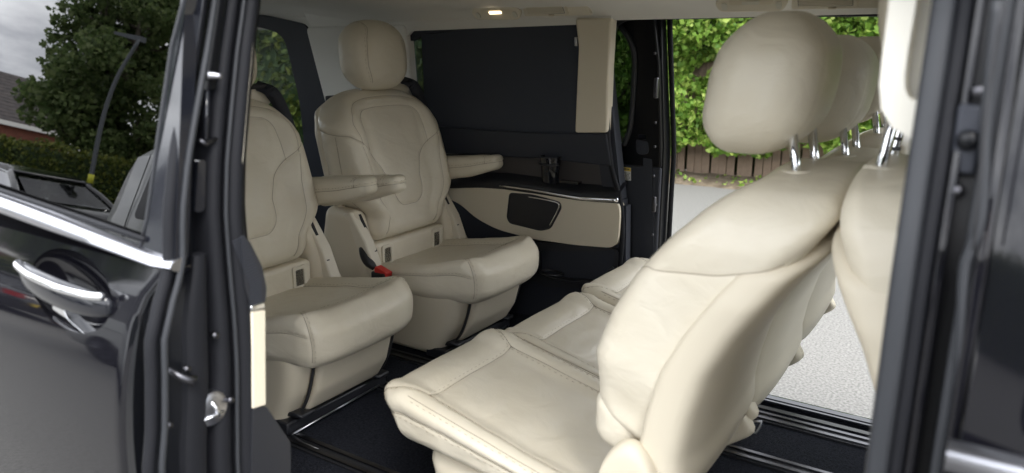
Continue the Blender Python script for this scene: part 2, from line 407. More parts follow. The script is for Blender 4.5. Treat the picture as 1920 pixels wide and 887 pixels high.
# ---- trees
def make_tree(name, loc, h, R, nleaf, lsize, label, seed, trunk_r=.22, cz=.6):
    rr = random.Random(seed); t = thing(name, loc, label, 'tree')
    lx, ly, lz = loc; mb = MB()
    path = [(lx, ly, lz-.1), (lx+.05, ly, lz+h*.2), (lx+.12, ly+.08, lz+h*.42), (lx+.05, ly, lz+h*.75)]
    mb.tube(path, [trunk_r, trunk_r*.8, trunk_r*.6, trunk_r*.2], 9)
    tips = []
    for k in range(26):
        z0 = h*rr.uniform(.22, .7); a = rr.uniform(0, 6.283); l = R*rr.uniform(.5, .95); e = rr.uniform(.15, .9)
        p0 = np.array([lx+.08, ly, lz+z0]); p1 = p0+np.array([math.cos(a)*l*.5, math.sin(a)*l*.5, l*.25*e+.1]); p2 = p0+np.array([math.cos(a)*l, math.sin(a)*l, l*.65*e+.2])
        mb.tube([p0, p1, p2], [trunk_r*.32, trunk_r*.2, .02], 6); tips += [p1, p2]
        for q in range(2):
            p3 = p1+np.array([rr.uniform(-1, 1), rr.uniform(-1, 1), rr.uniform(.2, 1)])*R*.35; mb.tube([p1, (p1+p3)/2+.05, p3], [.05, .03, .012], 5); tips.append(p3)
    mb.build('trunk', 'bark', t, True)
    C = []
    clumps = [(p, rr.uniform(.22, .42)*R*.62) for p in tips]
    for k in range(70):
        a = rr.uniform(0, 6.283); u = rr.uniform(-1, 1); q = (1-u*u)**.5; s = rr.uniform(.55, 1)**.5
        prof = 1.0 - .25*max(0, u)
        clumps.append((np.array([lx+R*s*q*math.cos(a)*prof, ly+R*s*q*math.sin(a)*prof, lz+h*cz+u*s*h*.40]), R*rr.uniform(.13, .26)))
    for p, r in clumps:
        k = int(nleaf*r**2.2/sum(c[1]**2.2 for c in clumps)); d = rng.normal(size=(k, 3)); d /= np.linalg.norm(d, axis=1, keepdims=True)
        C.append(np.array(p)+d*(r*rng.uniform(.35, 1.08, (k, 1))**.7)*np.array([1, 1, .72]))
    leaves('crown', np.concatenate(C), lsize, 'tree_leaf', t, kind='stuff')
    return t
# reflected side of the street (behind the photographer)
make_tree('broadleaf_tree', (-21.3, -12.4, 0), 8.8, 2.45, 26000, .18, 'large leafy tree behind the hedge, mirrored in the sliding door window', 11)
make_tree('roadside_tree', (-12.5, -13.8, 0), 8.2, 2.6, 14000, .20, 'slim leafy tree behind the silver van, mirrored in the gloss door pillar', 5, cz=.62)
# trees seen dimly through the privacy glass
make_tree('garden_tree', (-9.5, 6.0, 0), 6.5, 2.0, 9000, .16, 'green tree beyond the tinted rear quarter window of the van', 21, .16, .55)
make_tree('pale_trunk_tree', (-4.3, 4.3, 0), 6.0, 1.3, 3500, .14, 'small tree with trunk close behind the side window of the van', 23, .07, .62)
def hedge_run(p0, p1, h, th, n, label):
    p0 = np.array(p0); p1 = np.array(p1); L_ = np.linalg.norm(p1-p0); d = (p1-p0)/L_; nn = np.array([-d[1], d[0]])
    t = thing('clipped_hedge', (*((p0+p1)/2), 0), label, 'hedge')
    mb = MB(); V = []; F = []; m_ = 60; prof = [(-th/2, 0), (-th/2*1.02, h*.5), (-th/2*.85, h*.93), (0, h), (th/2*.85, h*.93), (th/2, h*.5), (th/2, 0)]
    for i in range(m_+1):
        b = p0+d*L_*i/m_
        for k, (s, z) in enumerate(prof):
            g = 1+.12*noise.noise(Vector((i*.4, k, 3))); q = b+nn*s*g*.9; V.append((q[0], q[1], z*(.95+.06*noise.noise(Vector((i*.3, 2, k*.3))))))
    F = [(i*7+j, (i+1)*7+j, (i+1)*7+j+1, i*7+j+1) for i in range(m_) for j in range(6)]
    mk('shaded_core', V, F, 'dark_leaf', t)  # solid dark core, shaded inside of the hedge painted as colour
    s = rng.uniform(0, L_, n); q = rng.uniform(0, 1, n); C = []
    for a, u in zip(s, q):
        hh = h*(.97+.08*noise.noise(Vector((a*1.2, 3, 1))))
        if u < .4: z = rng.uniform(0, hh); o = -th/2
        elif u < .8: z = rng.uniform(0, hh); o = th/2
        else: z = hh; o = rng.uniform(-th/2, th/2)
        o *= 1+.1*noise.noise(Vector((a*1.5, z*1.5, 0)))
        b = p0+d*a+nn*(o+random.gauss(0, .04)); C.append((b[0], b[1], z+random.gauss(0, .05)))
    leaves('foliage', np.array(C), .11, 'hedge_leaf', t, kind='stuff')
hedge_run((-27, -5.0), (-13, -15.5), 2.2, 1.2, 30000, 'clipped green hedge behind the black car, mirrored in the door window')
hedge_run((-13, -15.5), (14, -17.5), 2.0, 1.2, 12000, 'long green hedge across the road behind the photographer')
hedge_run((-17, 2.6), (-5.6, 6.4), 2.9, 1.1, 34000, 'tall green hedge close beyond the tinted rear quarter window')
# ---- street lamp
lp = thing('street_lamp', (-16.3, -9.2, 0), 'tall curved grey street lamp with a yellow band near its foot', 'street lamp')
q = np.array([-16.3, -9.2, 0]); pts = curve([q, q+(0, 0, 1.5), q+(-.02, -.02, 2.8), q+(.05, -.12, 3.8), q+(.2, -.36, 4.75)], 6)
MB().tube(pts, list(np.linspace(.055, .036, len(pts))), 10).build('pole', 'pole', lp, True)
MB().tube([q+(0, 0, 1.42), q+(0, 0, 1.62)], .062, 12).build('band', 'hivis', lp, True)
top = pts[-1]; dv = np.array([-.60, .25, .05])
MB().prism([top+(.03, 0, -.05), top+(.03, 0, .07), top+dv+(0, 0, .05), top+dv+(0, 0, -.01)], [top+(.03, -.14, -.05), top+(.03, -.14, .07), top+dv+(0, -.10, .05), top+dv+(0, -.10, -.01)]).build('lantern', 'pole', lp)
# ---- brick house
hs = thing('brick_house', (-40, -18, 0), 'red brick house with dark tiled roof and white fascia beyond the hedge', 'house')
hx0, hx1, hy0, hy1, ez, rz = -45, -37.5, -19.0, -8.0, 3.6, 6.0
MB().box((hx0, hy0, 0), (hx1, hy1, ez)).build('wall', 'brick', hs)
xm = (hx0+hx1)/2
for xe in (hx1+.35, hx0-.35):
    n = 14
    for k in range(n):
        t0, t1 = k/n, (k+1)/n; xa, xb = xe+(xm-xe)*t0, xe+(xm-xe)*t1; za, zb = ez-.1+(rz-ez+.1)*t0, ez-.1+(rz-ez+.1)*t1
        MB().prism([(xa, hy0-.3, za+.07), (xb, hy0-.3, zb+.05), (xb, hy0-.3, zb), (xa, hy0-.3, za)], [(xa, hy1+.3, za+.07), (xb, hy1+.3, zb+.05), (xb, hy1+.3, zb), (xa, hy1+.3, za)]).build('tile_course', 'roof', hs)
    MB().box((min(xe, xe+.04), hy0-.3, ez-.28), (max(xe, xe+.04), hy1+.3, ez-.08)).build('fascia', 'white_paint', hs)
for ye in (hy0, hy1-.3): MB().prism([(hx0, ye, ez), (hx1, ye, ez), (xm, ye, rz-.12)], [(hx0, ye+.3, ez), (hx1, ye+.3, ez), (xm, ye+.3, rz-.12)]).build('gable', 'brick', hs)
MB().tube([(hx1+.3, hy0-.32, ez-.12), (xm, hy0-.32, rz-.02)], .08, 4).build('barge_board', 'white_paint', hs)
ym = (hy0+hy1)/2
for yy in (-17.5, -14, -11):
    f = MB().box((hx1-.02, yy, 1.0), (hx1+.04, yy+1.2, 2.2)).build('window', 'white_paint', hs)
    MB().box((hx1+.03, yy+.08, 1.08), (hx1+.05, yy+.56, 2.12)).box((hx1+.03, yy+.64, 1.08), (hx1+.05, yy+1.12, 2.12)).build('pane', 'gloss_black', f)
MB().box((-41.5, ym-.4, rz-.4), (-40.8, ym+.4, rz+.6)).build('chimney', 'brick', hs)
# ---- vehicles behind (built heading -x)
def loft(sections, name, m, parent, cap=True):
    n = len(sections[0]); V = [p for s in sections for p in s]; F = [(i*n+j, i*n+(j+1) % n, (i+1)*n+(j+1) % n, (i+1)*n+j) for i in range(len(sections)-1) for j in range(n)]
    if cap: F += [tuple(reversed(range(n))), tuple((len(sections)-1)*n+j for j in range(n))]
    return MB().add(V, F).build(name, m, parent, True)
def wheel(parent, x, y, r, side):
    t = MB(); k = 28
    o = MB().tube([(x, y-side*.10, r), (x, y-side*.03, r), (x, y+side*.08, r), (x, y+side*.10, r)], [r*.93, r, r, r*.93], k).build('wheel', 'tyre', parent, True); sharpen(o)
    mb = MB().tube([(x, y+side*.085, r), (x, y+side*.105, r)], [r*.62, r*.60], k)
    for s in range(10):
        a = 2*math.pi*s/10; mb.tube([(x, y+side*.115, r), (x+math.cos(a)*r*.58, y+side*.108, r+math.sin(a)*r*.58)], [.03, .02], 5)
    mb.build('rim', 'steel', o)
def car_body(t, x0, L_, yc, W, prof_low, prof_top, paint):
    """x0 rear end (towards +x); prof arrays (s, z_top_of_body) ; simple rounded sections"""
    secs = []
    for s, zb, zt, wd in prof_low:
        x = x0-s*L_; w_ = W/2*wd
        secs.append([(x, yc-w_*.97, zb), (x, yc-w_, zb+.18), (x, yc-w_, zb+(zt-zb)*.72), (x, yc-w_*.96, zt-.03), (x, yc-w_*.86, zt),
                     (x, yc+w_*.86, zt), (x, yc+w_*.96, zt-.03), (x, yc+w_, zb+(zt-zb)*.72), (x, yc+w_, zb+.18), (x, yc+w_*.97, zb)])
    return loft(secs, 'body', paint, t)
bc = thing('black_saloon_car', (-14.2, -6.9, 0), 'glossy black saloon car parked behind, mirrored in the sliding door window', 'car')
X0, YC, W_, LL = -12.0, -6.95, 1.78, 4.6
o = car_body(bc, X0, LL, YC, W_, [(0, .35, .78, .9), (.02, .28, .95, .96), (.12, .22, 1.02, 1), (.3, .20, 1.0, 1), (.62, .2, .98, 1), (.75, .2, .96, 1), (.93, .25, .8, .97), (1, .35, .62, .85)], None, 'car_black')
def cab(t, pts, yc, wb, wt, m, name):
    """pts: (x, z, k) outline points; k = 0 belt, 1 roof"""
    A = [(x, yc-(wb if k == 0 else wt)/2, z) for x, z, k in pts]; B = [(x, yc+(wb if k == 0 else wt)/2, z) for x, z, k in pts]
    return MB().prism(A, B).build(name, m, t)
xr = X0
roof = [(xr-1.28, 1.43, 1), (xr-1.6, 1.50, 1), (xr-2.0, 1.52, 1), (xr-2.5, 1.50, 1), (xr-2.85, 1.42, 1), (xr-2.8, 1.36, 1), (xr-1.30, 1.38, 1)]
bevel(cab(bc, roof, YC, 1.5, 1.18, 'car_black', 'roof'), .03, 3)
def barseg(a, b, r, m, name, t, n=8): return MB().tube([a, b], r, n).build(name, m, t, True)
for s in (-1, 1):
    yb, yt = YC+s*.80, YC+s*.58
    MB().tube(curve([(xr-.55, yb, 1.0), (xr-.95, YC+s*.70, 1.22), (xr-1.4, yt, 1.395)], 5), .055, 8).build('rear_pillar', 'car_black', bc, True)
    barseg((xr-3.65, yb, 1.0), (xr-2.75, yt, 1.38), .04, 'car_black', 'front_pillar', bc)
    barseg((xr-2.1, yb, 1.0), (xr-2.05, yt, 1.41), .035, 'car_black', 'door_pillar', bc)
    g = MB().add([(xr-.75, yb, 1.0), (xr-3.6, yb, 1.0), (xr-2.75, yt, 1.39), (xr-1.45, yt, 1.40)], [(0, 1, 2, 3)]).build('side_window', 'car_glass', bc)
    pl = [(xr-.85, yb+s*.012, 1.02), (xr-1.0, YC+s*.72, 1.2), (xr-1.5, yt+s*.03, 1.385), (xr-2.7, yt+s*.03, 1.39), (xr-3.55, yb+s*.012, 1.02), (xr-.85, yb+s*.012, 1.02)]
    MB().tube(curve(pl, 5), .016, 6).build('chrome_surround', 'chrome', g, True)
    wheel(bc, xr-.95, YC+s*.80, .32, s); wheel(bc, xr-3.7, YC+s*.80, .32, s)
    MB().box((xr-.03, YC+s*.55-.16, .72), (xr+.015, YC+s*.55+.16, .90)).build('tail_lamp', 'tail', bc)
MB().add([(xr-.5, YC-.66, 1.03), (xr-.5, YC+.66, 1.03), (xr-1.36, YC+.52, 1.40), (xr-1.36, YC-.52, 1.40)], [(0, 1, 2, 3)]).build('rear_window', 'car_glass', bc)
MB().add([(xr-3.7, YC-.7, 1.0), (xr-3.7, YC+.7, 1.0), (xr-2.8, YC+.54, 1.39), (xr-2.8, YC-.54, 1.39)], [(0, 1, 2, 3)]).build('windscreen', 'car_glass', bc)
for s in (-.38, .38):
    for xx in (-1.5, -2.6):
        sb = MB().box((xr+xx-.12, YC+s-.22, .6), (xr+xx, YC+s+.22, 1.14)).build('seat', 'seatdark', bc); bevel(sb, .05, 3)
        h_ = MB().box((xr+xx-.1, YC+s-.12, 1.16), (xr+xx-.02, YC+s+.12, 1.31)).build('headrest', 'seatdark', sb); bevel(h_, .03, 3)
MB().box((xr+.01, YC-.26, .55), (xr+.03, YC+.26, .66)).build('number_plate', 'yellow', bc)
# silver people carrier
sv = thing('silver_van', (-5.2, -5.9, 0), 'silver grey van parked across the bay, mirrored in the black door paint', 'van')
xs, ys = -8.0, -5.9
secs = []
for s, zb, zt, wd, tp in [(0, .5, 1.25, .90, .80), (.015, .35, 1.72, .96, .80), (.05, .28, 1.92, .99, .80), (.15, .25, 1.98, 1, .80), (.6, .25, 1.98, 1, .8), (.72, .25, 1.90, 1, .8), (.86, .25, 1.22, .99, .86), (.97, .3, 1.0, .95, .85), (1, .4, .8, .85, .8)]:
    x = xs+s*5.0; w_ = .96*wd
    secs.append([(x, ys-w_*.96, zb), (x, ys-w_, zb+.3), (x, ys-w_, min(1.1, zt-.05)), (x, ys-w_*(.86 if zt > 1.5 else .95), zt-.12), (x, ys-w_*tp*.88, zt),
                 (x, ys+w_*tp*.88, zt), (x, ys+w_*(.86 if zt > 1.5 else .95), zt-.12), (x, ys+w_, min(1.1, zt-.05)), (x, ys+w_, zb+.3), (x, ys+w_*.96, zb)])
loft(secs, 'body', 'silver_paint', sv)
for a, b in ((.12, .36), (.38, .56), (.58, .72)):
    xa, xb = xs+a*5, xs+b*5
    f = MB().prism(arc_round([(xa, ys+.955, 1.16), (xb, ys+.955, 1.16), (xb-(.25 if b > .7 else 0), ys+.865, 1.74), (xa+.05, ys+.865, 1.74)], .08),
               [p-np.array([0, .06, 0]) for p in arc_round([(xa, ys+.955, 1.16), (xb, ys+.955, 1.16), (xb-(.25 if b > .7 else 0), ys+.865, 1.74), (xa+.05, ys+.865, 1.74)], .08)]).build('window', 'gloss_black', sv)
for x_, z0, z1 in ((.10, .5, 1.85), (.37, .35, 1.8), (.57, .35, 1.8)):
    MB().tube([(xs+x_*5, ys+.967, z0), (xs+x_*5, ys+.965, 1.1), (xs+x_*5, ys+.83, z1)], .006, 4).build('door_gap', 'seatdark', sv)
MB().tube([(xs+.3, ys+.968, .92), (xs+4.3, ys+.965, .92)], .012, 5).build('side_crease', 'silver_paint', sv)
MB().box((xs+.02, ys+.90, .62), (xs+.14, ys+.972, .78)).build('side_marker', 'amber', sv)
for x_ in (.17, .80):
    for s in (-1, 1): wheel(sv, xs+x_*5, ys+s*.86, .34, s)
MB().box((xs-.012, ys-.30, .62), (xs+.0, ys+.22, .74)).build('number_plate', 'yellow', sv)
# ================================================================== THE VAN
FL = .57
van = thing('passenger_van', (-1.6, 0.08, 0), 'black people carrier with both sliding doors open and cream roof lining', 'van')
# floor in the cabin, lower step wells in the doorways
MB().box((-3.35, -.80, .50), (-.98, .80, FL)).box((-.98, -.46, .50), (1.6, .50, FL)).box((.02, -.86, .50), (1.6, -.46, FL)).box((.02, .50, .50), (1.6, .86, FL)).build('carpet_floor', 'carpet', van)
MB().box((-.98, .50, .36), (.02, .86, .415)).box((-.98, -.90, .36), (.02, -.46, .415)).build('step_well', 'dark_trim', van)
for y in (.485, -.465): MB().box((-.97, y, .52), (.01, y+.02, FL+.006)).build('step_edge', 'black_plastic', van)
def rail(y, x0=-3.2, x1=1.5):
    o = MB().box((x0, y-.030, FL), (x1, y+.030, FL+.006)).build('seat_rail', 'black_plastic', van)
    MB().box((x0, y-.022, FL+.0062), (x1, y-.010, FL+.011)).box((x0, y+.010, FL+.0062), (x1, y+.022, FL+.011)).build('rail_strip', 'steel', o)
for y in (-.42, -.03, .19, .435): rail(y)
MB().box((-.97, .80, .415), (.0, .86, .45)).build('sill', 'gloss_black', van)
MB().box((-.96, .79, .452), (-.01, .80, .458)).box((-.96, .815, .451), (-.01, .84, .456)).build('sill_strip', 'steel', van)
# roof lining
def ceil_z(y):
    a = abs(y-.0)
    return float(np.interp(a, [0, .3, .5, .60, .65, .68, .695], [1.835, 1.828, 1.808, 1.787, 1.768, 1.748, 1.738]))
V = []; F = []; ys_ = [-.92, -.84, -.78, -.74, -.7, -.6, -.45, -.2, .0, .2, .4, .5, .56, .60, .63, .66, .68, .695]
xs_ = np.linspace(-3.3, 1.2, 60)
for x in xs_:
    for y in ys_:
        z = ceil_z(y) if y > -.7 else (ceil_z(.6)-.012+.05*sstep(-.7, -.92, y))
        z += .07*float(sstep(-2.1, -3.0, x))*float(sstep(.3, .66, abs(y))); V.append((x, y, z))
m_ = len(ys_); F = [(i*m_+j, i*m_+j+1, (i+1)*m_+j+1, (i+1)*m_+j) for i in range(len(xs_)-1) for j in range(m_-1)]
mk('roof_lining', V, F, 'lining', van)
MB().box((-.99, .70, 1.742), (1.2, .80, 1.80)).box((-.99, -.98, 1.80), (1.2, -.9, 1.86)).build('door_rail', 'dark_trim', van)
MB().box((-3.34, .697, 1.735), (-2.0, .80, 1.90)).build('roof_side_trim', 'lining', van)
# outer roof
V = []; F = []
yo = [-.94, -.90, -.80, -.5, 0, .5, .80, .88, .92]; zo = [1.74, 1.83, 1.88, 1.905, 1.91, 1.905, 1.88, 1.83, 1.745]
for x in (-3.45, -3.3, -2, -.9, 0, .9, 1.3):
    for y, z in zip(yo, zo): V.append((x, y, z-(.06 if x in (-3.45, 1.3) else 0)))
F = [(i*9+j, i*9+j+1, (i+1)*9+j+1, (i+1)*9+j) for i in range(6) for j in range(8)]
o = mk('roof_panel', V, F, 'paint', van); sm = o.modifiers.new('s', 'SOLIDIFY'); sm.thickness = .012
# ---- far inner wall
def wallpiece(name, xz, off, thick, m, r=0, bev=0, parent=None, **k):
    poly = [np.array((x, WY(z)+off, z)) for x, z in xz]
    L_ = arc_round(poly, r) if r else poly
    o = MB().prism(L_, [p+np.array([0, thick, 0]) for p in L_]).build(name, m, parent or van, **k)
    return bevel(o, bev) if bev else o
# upper dark frame (around the windows) and lower panels
win = [(762, 80), (800, 63), (900, 52), (1062, 45), (1080, 56), (1084, 90), (1078, 250), (1000, 249), (830, 236), (797, 215), (770, 160)]
wloop = arc_round([onwall(x, y, .012) for x, y in win], .03, 3)
cen = sum(wloop)/len(wloop)
outer = []
for p in wloop:
    d = p-cen; outer.append(np.array([cen[0]+np.sign(d[0])*.02+d[0]*1.06, 0, cen[2]+d[2]*1.14])); z = outer[-1][2]; outer[-1][1] = WY(z)+.012
MB().ring(outer, wloop, (0, .03, 0)).build('window_surround', 'dark_trim', van)
gl = MB().prism([p+np.array([0, .018, 0]) for p in outer], [p+np.array([0, .022, 0]) for p in outer]).build('side_window', 'privacy', van)
# blind behind the forward part of that window
bl = [(790, 66), (900, 52), (1062, 45), (1084, 56), (1084, 255), (1000, 254), (835, 240), (797, 222)]
MB().prism([onwall(x, y, .008) for x, y in bl], [onwall(x, y, .012) for x, y in bl]).build('sun_blind', 'blind', van)
bl2 = [(960, 66), (1000, 60), (1020, 160), (1010, 246), (1078, 246), (1060, 150), (1030, 60)]
# lining and trim between the windows
wallpiece('pillar_trim', [(-2.60, 1.74), (-2.02, 1.74), (-2.06, 1.28), (-2.56, 1.28)], -.012, .05, 'lining', .03, .008)
wallpiece('window_header', [(-2.6, 1.80), (-1.12, 1.76), (-1.12, 1.728), (-2.0, 1.715), (-2.08, 1.66), (-2.5, 1.66), (-2.57, 1.74)], -.004, .04, 'lining')
ring_o = [(-3.35, 1.82), (-2.90, 1.80), (-2.60, 1.75), (-2.55, 1.4), (-2.56, .95), (-3.35, .95)]; ring_i = [(-3.25, 1.76), (-2.95, 1.75), (-2.77, 1.71), (-2.76, 1.4), (-2.80, 1.16), (-3.25, 1.16)]
a = arc_round([np.array((x, WY(z)+.006, z)) for x, z in ring_o], .05); b = arc_round([np.array((x, WY(z)+.006, z)) for x, z in ring_i], .07)
MB().ring(a, b, (0, .03, 0)).build('rear_window_surround', 'dark_trim', van)
MB().prism([p+np.array([0, .014, 0]) for p in b], [p+np.array([0, .018, 0]) for p in b]).build('rear_quarter_window', 'rear_glass', van)
# shoulder panel under the window, ledge, chrome strip, lower panels
wallplate('shoulder_panel', [(600, 225), (800, 236), (1000, 249), (1137, 250), (1146, 312), (1020, 298), (835, 288), (640, 285)], -.006, .05, 'dark_trim', van, 0, .006)
wallplate('arm_ledge_wall', [(830, 288), (1020, 298), (1146, 312), (1161, 372), (1080, 366), (938, 346), (820, 352)], .03, .04, 'brown_trim', van, 0, 0)
# ledge: a shelf that steps into the cabin
led = []
for (px, py) in [(820, 346), (870, 344), (938, 346), (1010, 356), (1080, 368), (1120, 371), (1160, 373)]:
    p = onwall(px, py, -.03); led.append(p)
A = [p+np.array([0, .07, .05]) for p in led]; B = [p+np.array([0, .018, .022]) for p in led]; Cc = led
V = A+B+Cc+[p+np.array([0, .01, -.02]) for p in led]; n = len(led)
F = [(k*n+i, k*n+i+1, (k+1)*n+i+1, (k+1)*n+i) for k in range(3) for i in range(n-1)]
mk('arm_ledge', V, F, 'black_plastic', van, True)
c0 = curve([p+np.array([0, -.004, -.004]) for p in led[2:]], 4); k = len(c0)
MB().tube(c0, [.0035+.0045*min(1, i/k*1.6) for i in range(k)], 10).build('chrome_strip', 'chrome', van, True)
# window switch and cup holder
sw = P(1075, 352, 'y', .765); MB().box((sw[0]-.05, .745, sw[2]+.018), (sw[0]+.03, .775, sw[2]+.026)).build('switch', 'gloss_black', van)
ch = P(1037, 300, 'y', .775); chl = []
for z_, r_ in ((-.085, .026), (-.08, .032), (-.03, .036), (.012, .040), (.018, .040), (.018, .034), (-.02, .031), (-.07, .027)):
    chl.append((ch[0], ch[1]-.02, ch[2]+z_, r_))
o = MB(); V = []; F = []
for x, y, z, r_ in chl:
    for j in range(20): t = 2*math.pi*j/20; V.append((x+r_*math.cos(t), y+r_*math.sin(t), z))
F = [(i*20+j, i*20+(j+1) % 20, (i+1)*20+(j+1) % 20, (i+1)*20+j) for i in range(len(chl)-1) for j in range(20)]+[tuple(range(20))]
cup = mk('cup_holder', V, F, 'gloss_black', van); sharpen(cup, 50)
MB().tube([(ch[0]+.041*math.cos(t), ch[1]-.02+.041*math.sin(t), ch[2]+.016) for t in np.linspace(0, 6.283, 24)], .0025, 6).tube([(ch[0]+.041*math.cos(t), ch[1]-.02+.041*math.sin(t), ch[2]-.012) for t in np.linspace(3.3, 6.1, 14)], .004, 6).build('holder_ring', 'black_plastic', cup, True)
# beige lower panel with black storage recess
wallplate('door_card', [(800, 356), (938, 350), (1080, 372), (1161, 375), (1162, 420), (1157, 466), (1080, 460), (1000, 449), (930, 430), (890, 408), (862, 382)], -.022, .05, 'beige_plastic', van, .05, .012)
rc = arc_round([onwall(x, y, -.024) for x, y in [(956, 362), (1000, 366), (1050, 380), (1052, 390), (1032, 428), (1014, 432), (956, 418), (951, 408)]], .014, 4)
o = MB().prism(rc, [p+np.array([0, .006, 0]) for p in rc]).build('storage_net', 'black_plastic', van)
MB().tube(curve([onwall(x, y, -.03) for x, y in [(990, 369), (1020, 374), (1044, 380), (1048, 386), (1044, 398), (1030, 424)]], 6), .0035, 6).build('chrome_edge', 'chrome', o, True)
MB().tube(rc+[rc[0]], .003, 6, False).build('recess_rim', 'black_plastic', o, True)
# dark lower wall with the storage pocket
wallpiece('lower_wall', [(-3.3, 1.02), (-2.5, 1.02), (-2.4, 1.10), (-1.10, 1.08), (-1.08, .42), (-3.3, .42)], .012, .04, 'dark_trim')
pk = [(1008, 470), (1110, 472), (1154, 468), (1150, 500), (1112, 527), (1040, 522), (1010, 512)]
po = [(985, 452), (1110, 462), (1160, 468), (1156, 520), (1116, 542), (1020, 538), (985, 520)]
a = arc_round([onwall(x, y, -.014) for x, y in po], .02); b = arc_round([onwall(x, y, -.014) for x, y in pk], .02)
o = MB().ring(a, b, (0, .03, 0)).build('door_pocket', 'black_plastic', van)
MB().tube(curve([onwall(x, y, -.02) for x, y in [(1010, 512), (1040, 523), (1112, 528), (1150, 502)]], 5), .006, 8).build('pocket_lip', 'black_plastic', o, True)
cp_ = onwall(1040, 508, .0)
MB().tube([(cp_[0]+.05*math.cos(t), cp_[1]-.03+.03*math.sin(t), cp_[2]) for t in np.linspace(0, 6.283, 24)], .004, 6).build('bottle_ring', 'steel', o, True)
# cream pillar trim beside the far doorway
wallplate('pillar_cover', [(1078, 34), (1146, 34), (1141, 120), (1137, 249), (1077, 249), (1084, 90)], -.016, .05, 'beige_plastic', van, .012, .008)
MB().tube([onwall(1080, 70+k, -.018) for k in (0, 8, 16)], .006, 6).build('blind_hook', 'satin', van, True)
wallpiece('pillar_panel', [(-1.24, 1.74), (-1.165, 1.74), (-1.125, 1.101), (-1.2, 1.101)], .02, .05, 'dark_trim')
wallpiece('pillar_panel', [(-1.12, 1.099), (-1.115, .42), (-1.2, .42), (-1.2, 1.099)], .02, .05, 'dark_trim')
# rubber seal round the far doorway
sp = [P(1700, 24, 'y', .71), P(1450, 26, 'y', .71), P(1250, 30, 'y', .715), P(1195, 31, 'y', .72), P(1167, 38, 'y', .725), P(1151, 58, 'y', .73), P(1144, 120, 'y', .735)]
sp += [P(x, y, 'y', v) for x, y, v in [(1140, 200, .75), (1140, 260, .765), (1148, 320, .785), (1162, 372, .80), (1167, 430, .80), (1163, 490, .80), (1155, 560, .80)]]
MB().tube(curve(sp, 6), .010, 8).build('door_seal', 'rubber', van, True)
sp2 = [p+np.array([-.012, .022, 0]) for p in sp]
MB().tube(curve(sp2[2:], 6), .009, 8).build('door_frame_edge', 'paint_inner', van, True)
# roof handle with lamp, air vent (two sets)
def roof_frame(px, py):
    o = P(px, py, 'y', .628); e1 = np.array([1, 0, 0.]); e2 = np.array([0, -.62, .78]); e2 /= np.linalg.norm(e2); nrm = np.array([0, -.78, -.62]); return o, e1, e2, nrm
def rplate(o, e1, e2, nr, pts, h0, h1, r=0):
    L_ = [o+e1*a+e2*b for a, b in pts]; L_ = arc_round(L_, r) if r else L_
    return MB().prism([p+nr*h0 for p in L_], [p+nr*h1 for p in L_])
def roof_set(px, py, vx, vy, lit):
    o, e1, e2, nr = roof_frame(px, py)
    g = bevel(rplate(o, e1, e2, nr, [(-.105, .012), (-.095, -.022), (.09, -.026), (.11, .006), (.09, .032), (-.085, .034)], -.006, .012, .018).build('grab_handle', 'beige_light', van), .005, 3)
    rplate(o, e1, e2, nr, [(-.06, .004), (.065, .004), (.07, .022), (-.06, .022)], .0122, .0135, .009).build('handle_recess', 'beige_plastic', g)
    rplate(o, e1, e2, nr, [(-.022, .006), (.03, .006), (.03, .016), (-.022, .016)], .0138, .016, .004).build('courtesy_lamp', 'lamp' if lit else 'lens', g)
    for a in (-.075, .083): rplate(o, e1, e2, nr, [(a-.008, -.012), (a+.008, -.012), (a+.008, .012), (a-.008, .012)], .0122, .016, .006).build('screw_cover', 'lens', g)
    o, e1, e2, nr = roof_frame(vx, vy)
    v = bevel(rplate(o, e1, e2, nr, [(-.13, -.02), (.135, -.024), (.125, .026), (-.125, .026)], -.004, .006, .008).build('air_vent', 'beige_light', van), .002)
    rplate(o, e1, e2, nr, [(-.11, -.010), (.035, -.012), (.035, .018), (-.11, .018)], .0062, .0068, .004).build('vent_opening', 'seatdark', v)
    for k in range(6):
        b_ = -.008+k*.0047
        rplate(o, e1, e2, nr, [(-.108, b_), (.034, b_), (.034, b_+.0027), (-.108, b_+.0027)], .0070, .0105).build('louvre', 'beige_light', v)
    rplate(o, e1, e2, nr, [(-.03, -.019), (-.008, -.019), (-.008, -.014), (-.03, -.014)], .0062, .011, .002).build('vent_thumbwheel', 'beige_plastic', v)
    rplate(o, e1, e2, nr, [(.044, -.014), (.05, -.014), (.05, .018), (.044, .018)], .0062, .0085).build('vent_slider', 'beige_plastic', v)
roof_set(932, 24, 1042, 18, True)
roof_set(1408, 6, 1575, 2, False)
# ---- far sliding door, slid back outside the body
fd = .875
fo = [np.array(p, float) for p in [(-2.0, fd-.03, 1.755), (-1.0, fd-.03, 1.755), (-1.0, fd+.02, 1.25), (-2.0, fd+.02, 1.25)]]
def dy(z): return fd+.02-.10*max(0, z-1.25)/.5
hole = [(-1.9, 1.72), (-1.145, 1.72), (-1.11, 1.67), (-1.10, 1.60), (-1.115, 1.45), (-1.13, 1.36), (-1.15, 1.30), (-1.9, 1.30)]
outl = [(-2.0, 1.80), (-1.06, 1.80), (-1.02, 1.78), (-1.005, 1.6), (-1.005, 1.45), (-1.005, 1.36), (-1.005, 1.22), (-2.0, 1.22)]
A = [np.array((x, dy(z), z)) for x, z in outl]; B = [np.array((x, dy(z), z)) for x, z in hole]
fdoor = bevel(MB().ring(A, B, (0, .05, 0)).build('far_sliding_door', 'paint_inner', van), .006)
MB().prism([p+np.array([0, .03, 0]) for p in B], [p+np.array([0, .034, 0]) for p in B]).build('window', 'far_glass', fdoor)
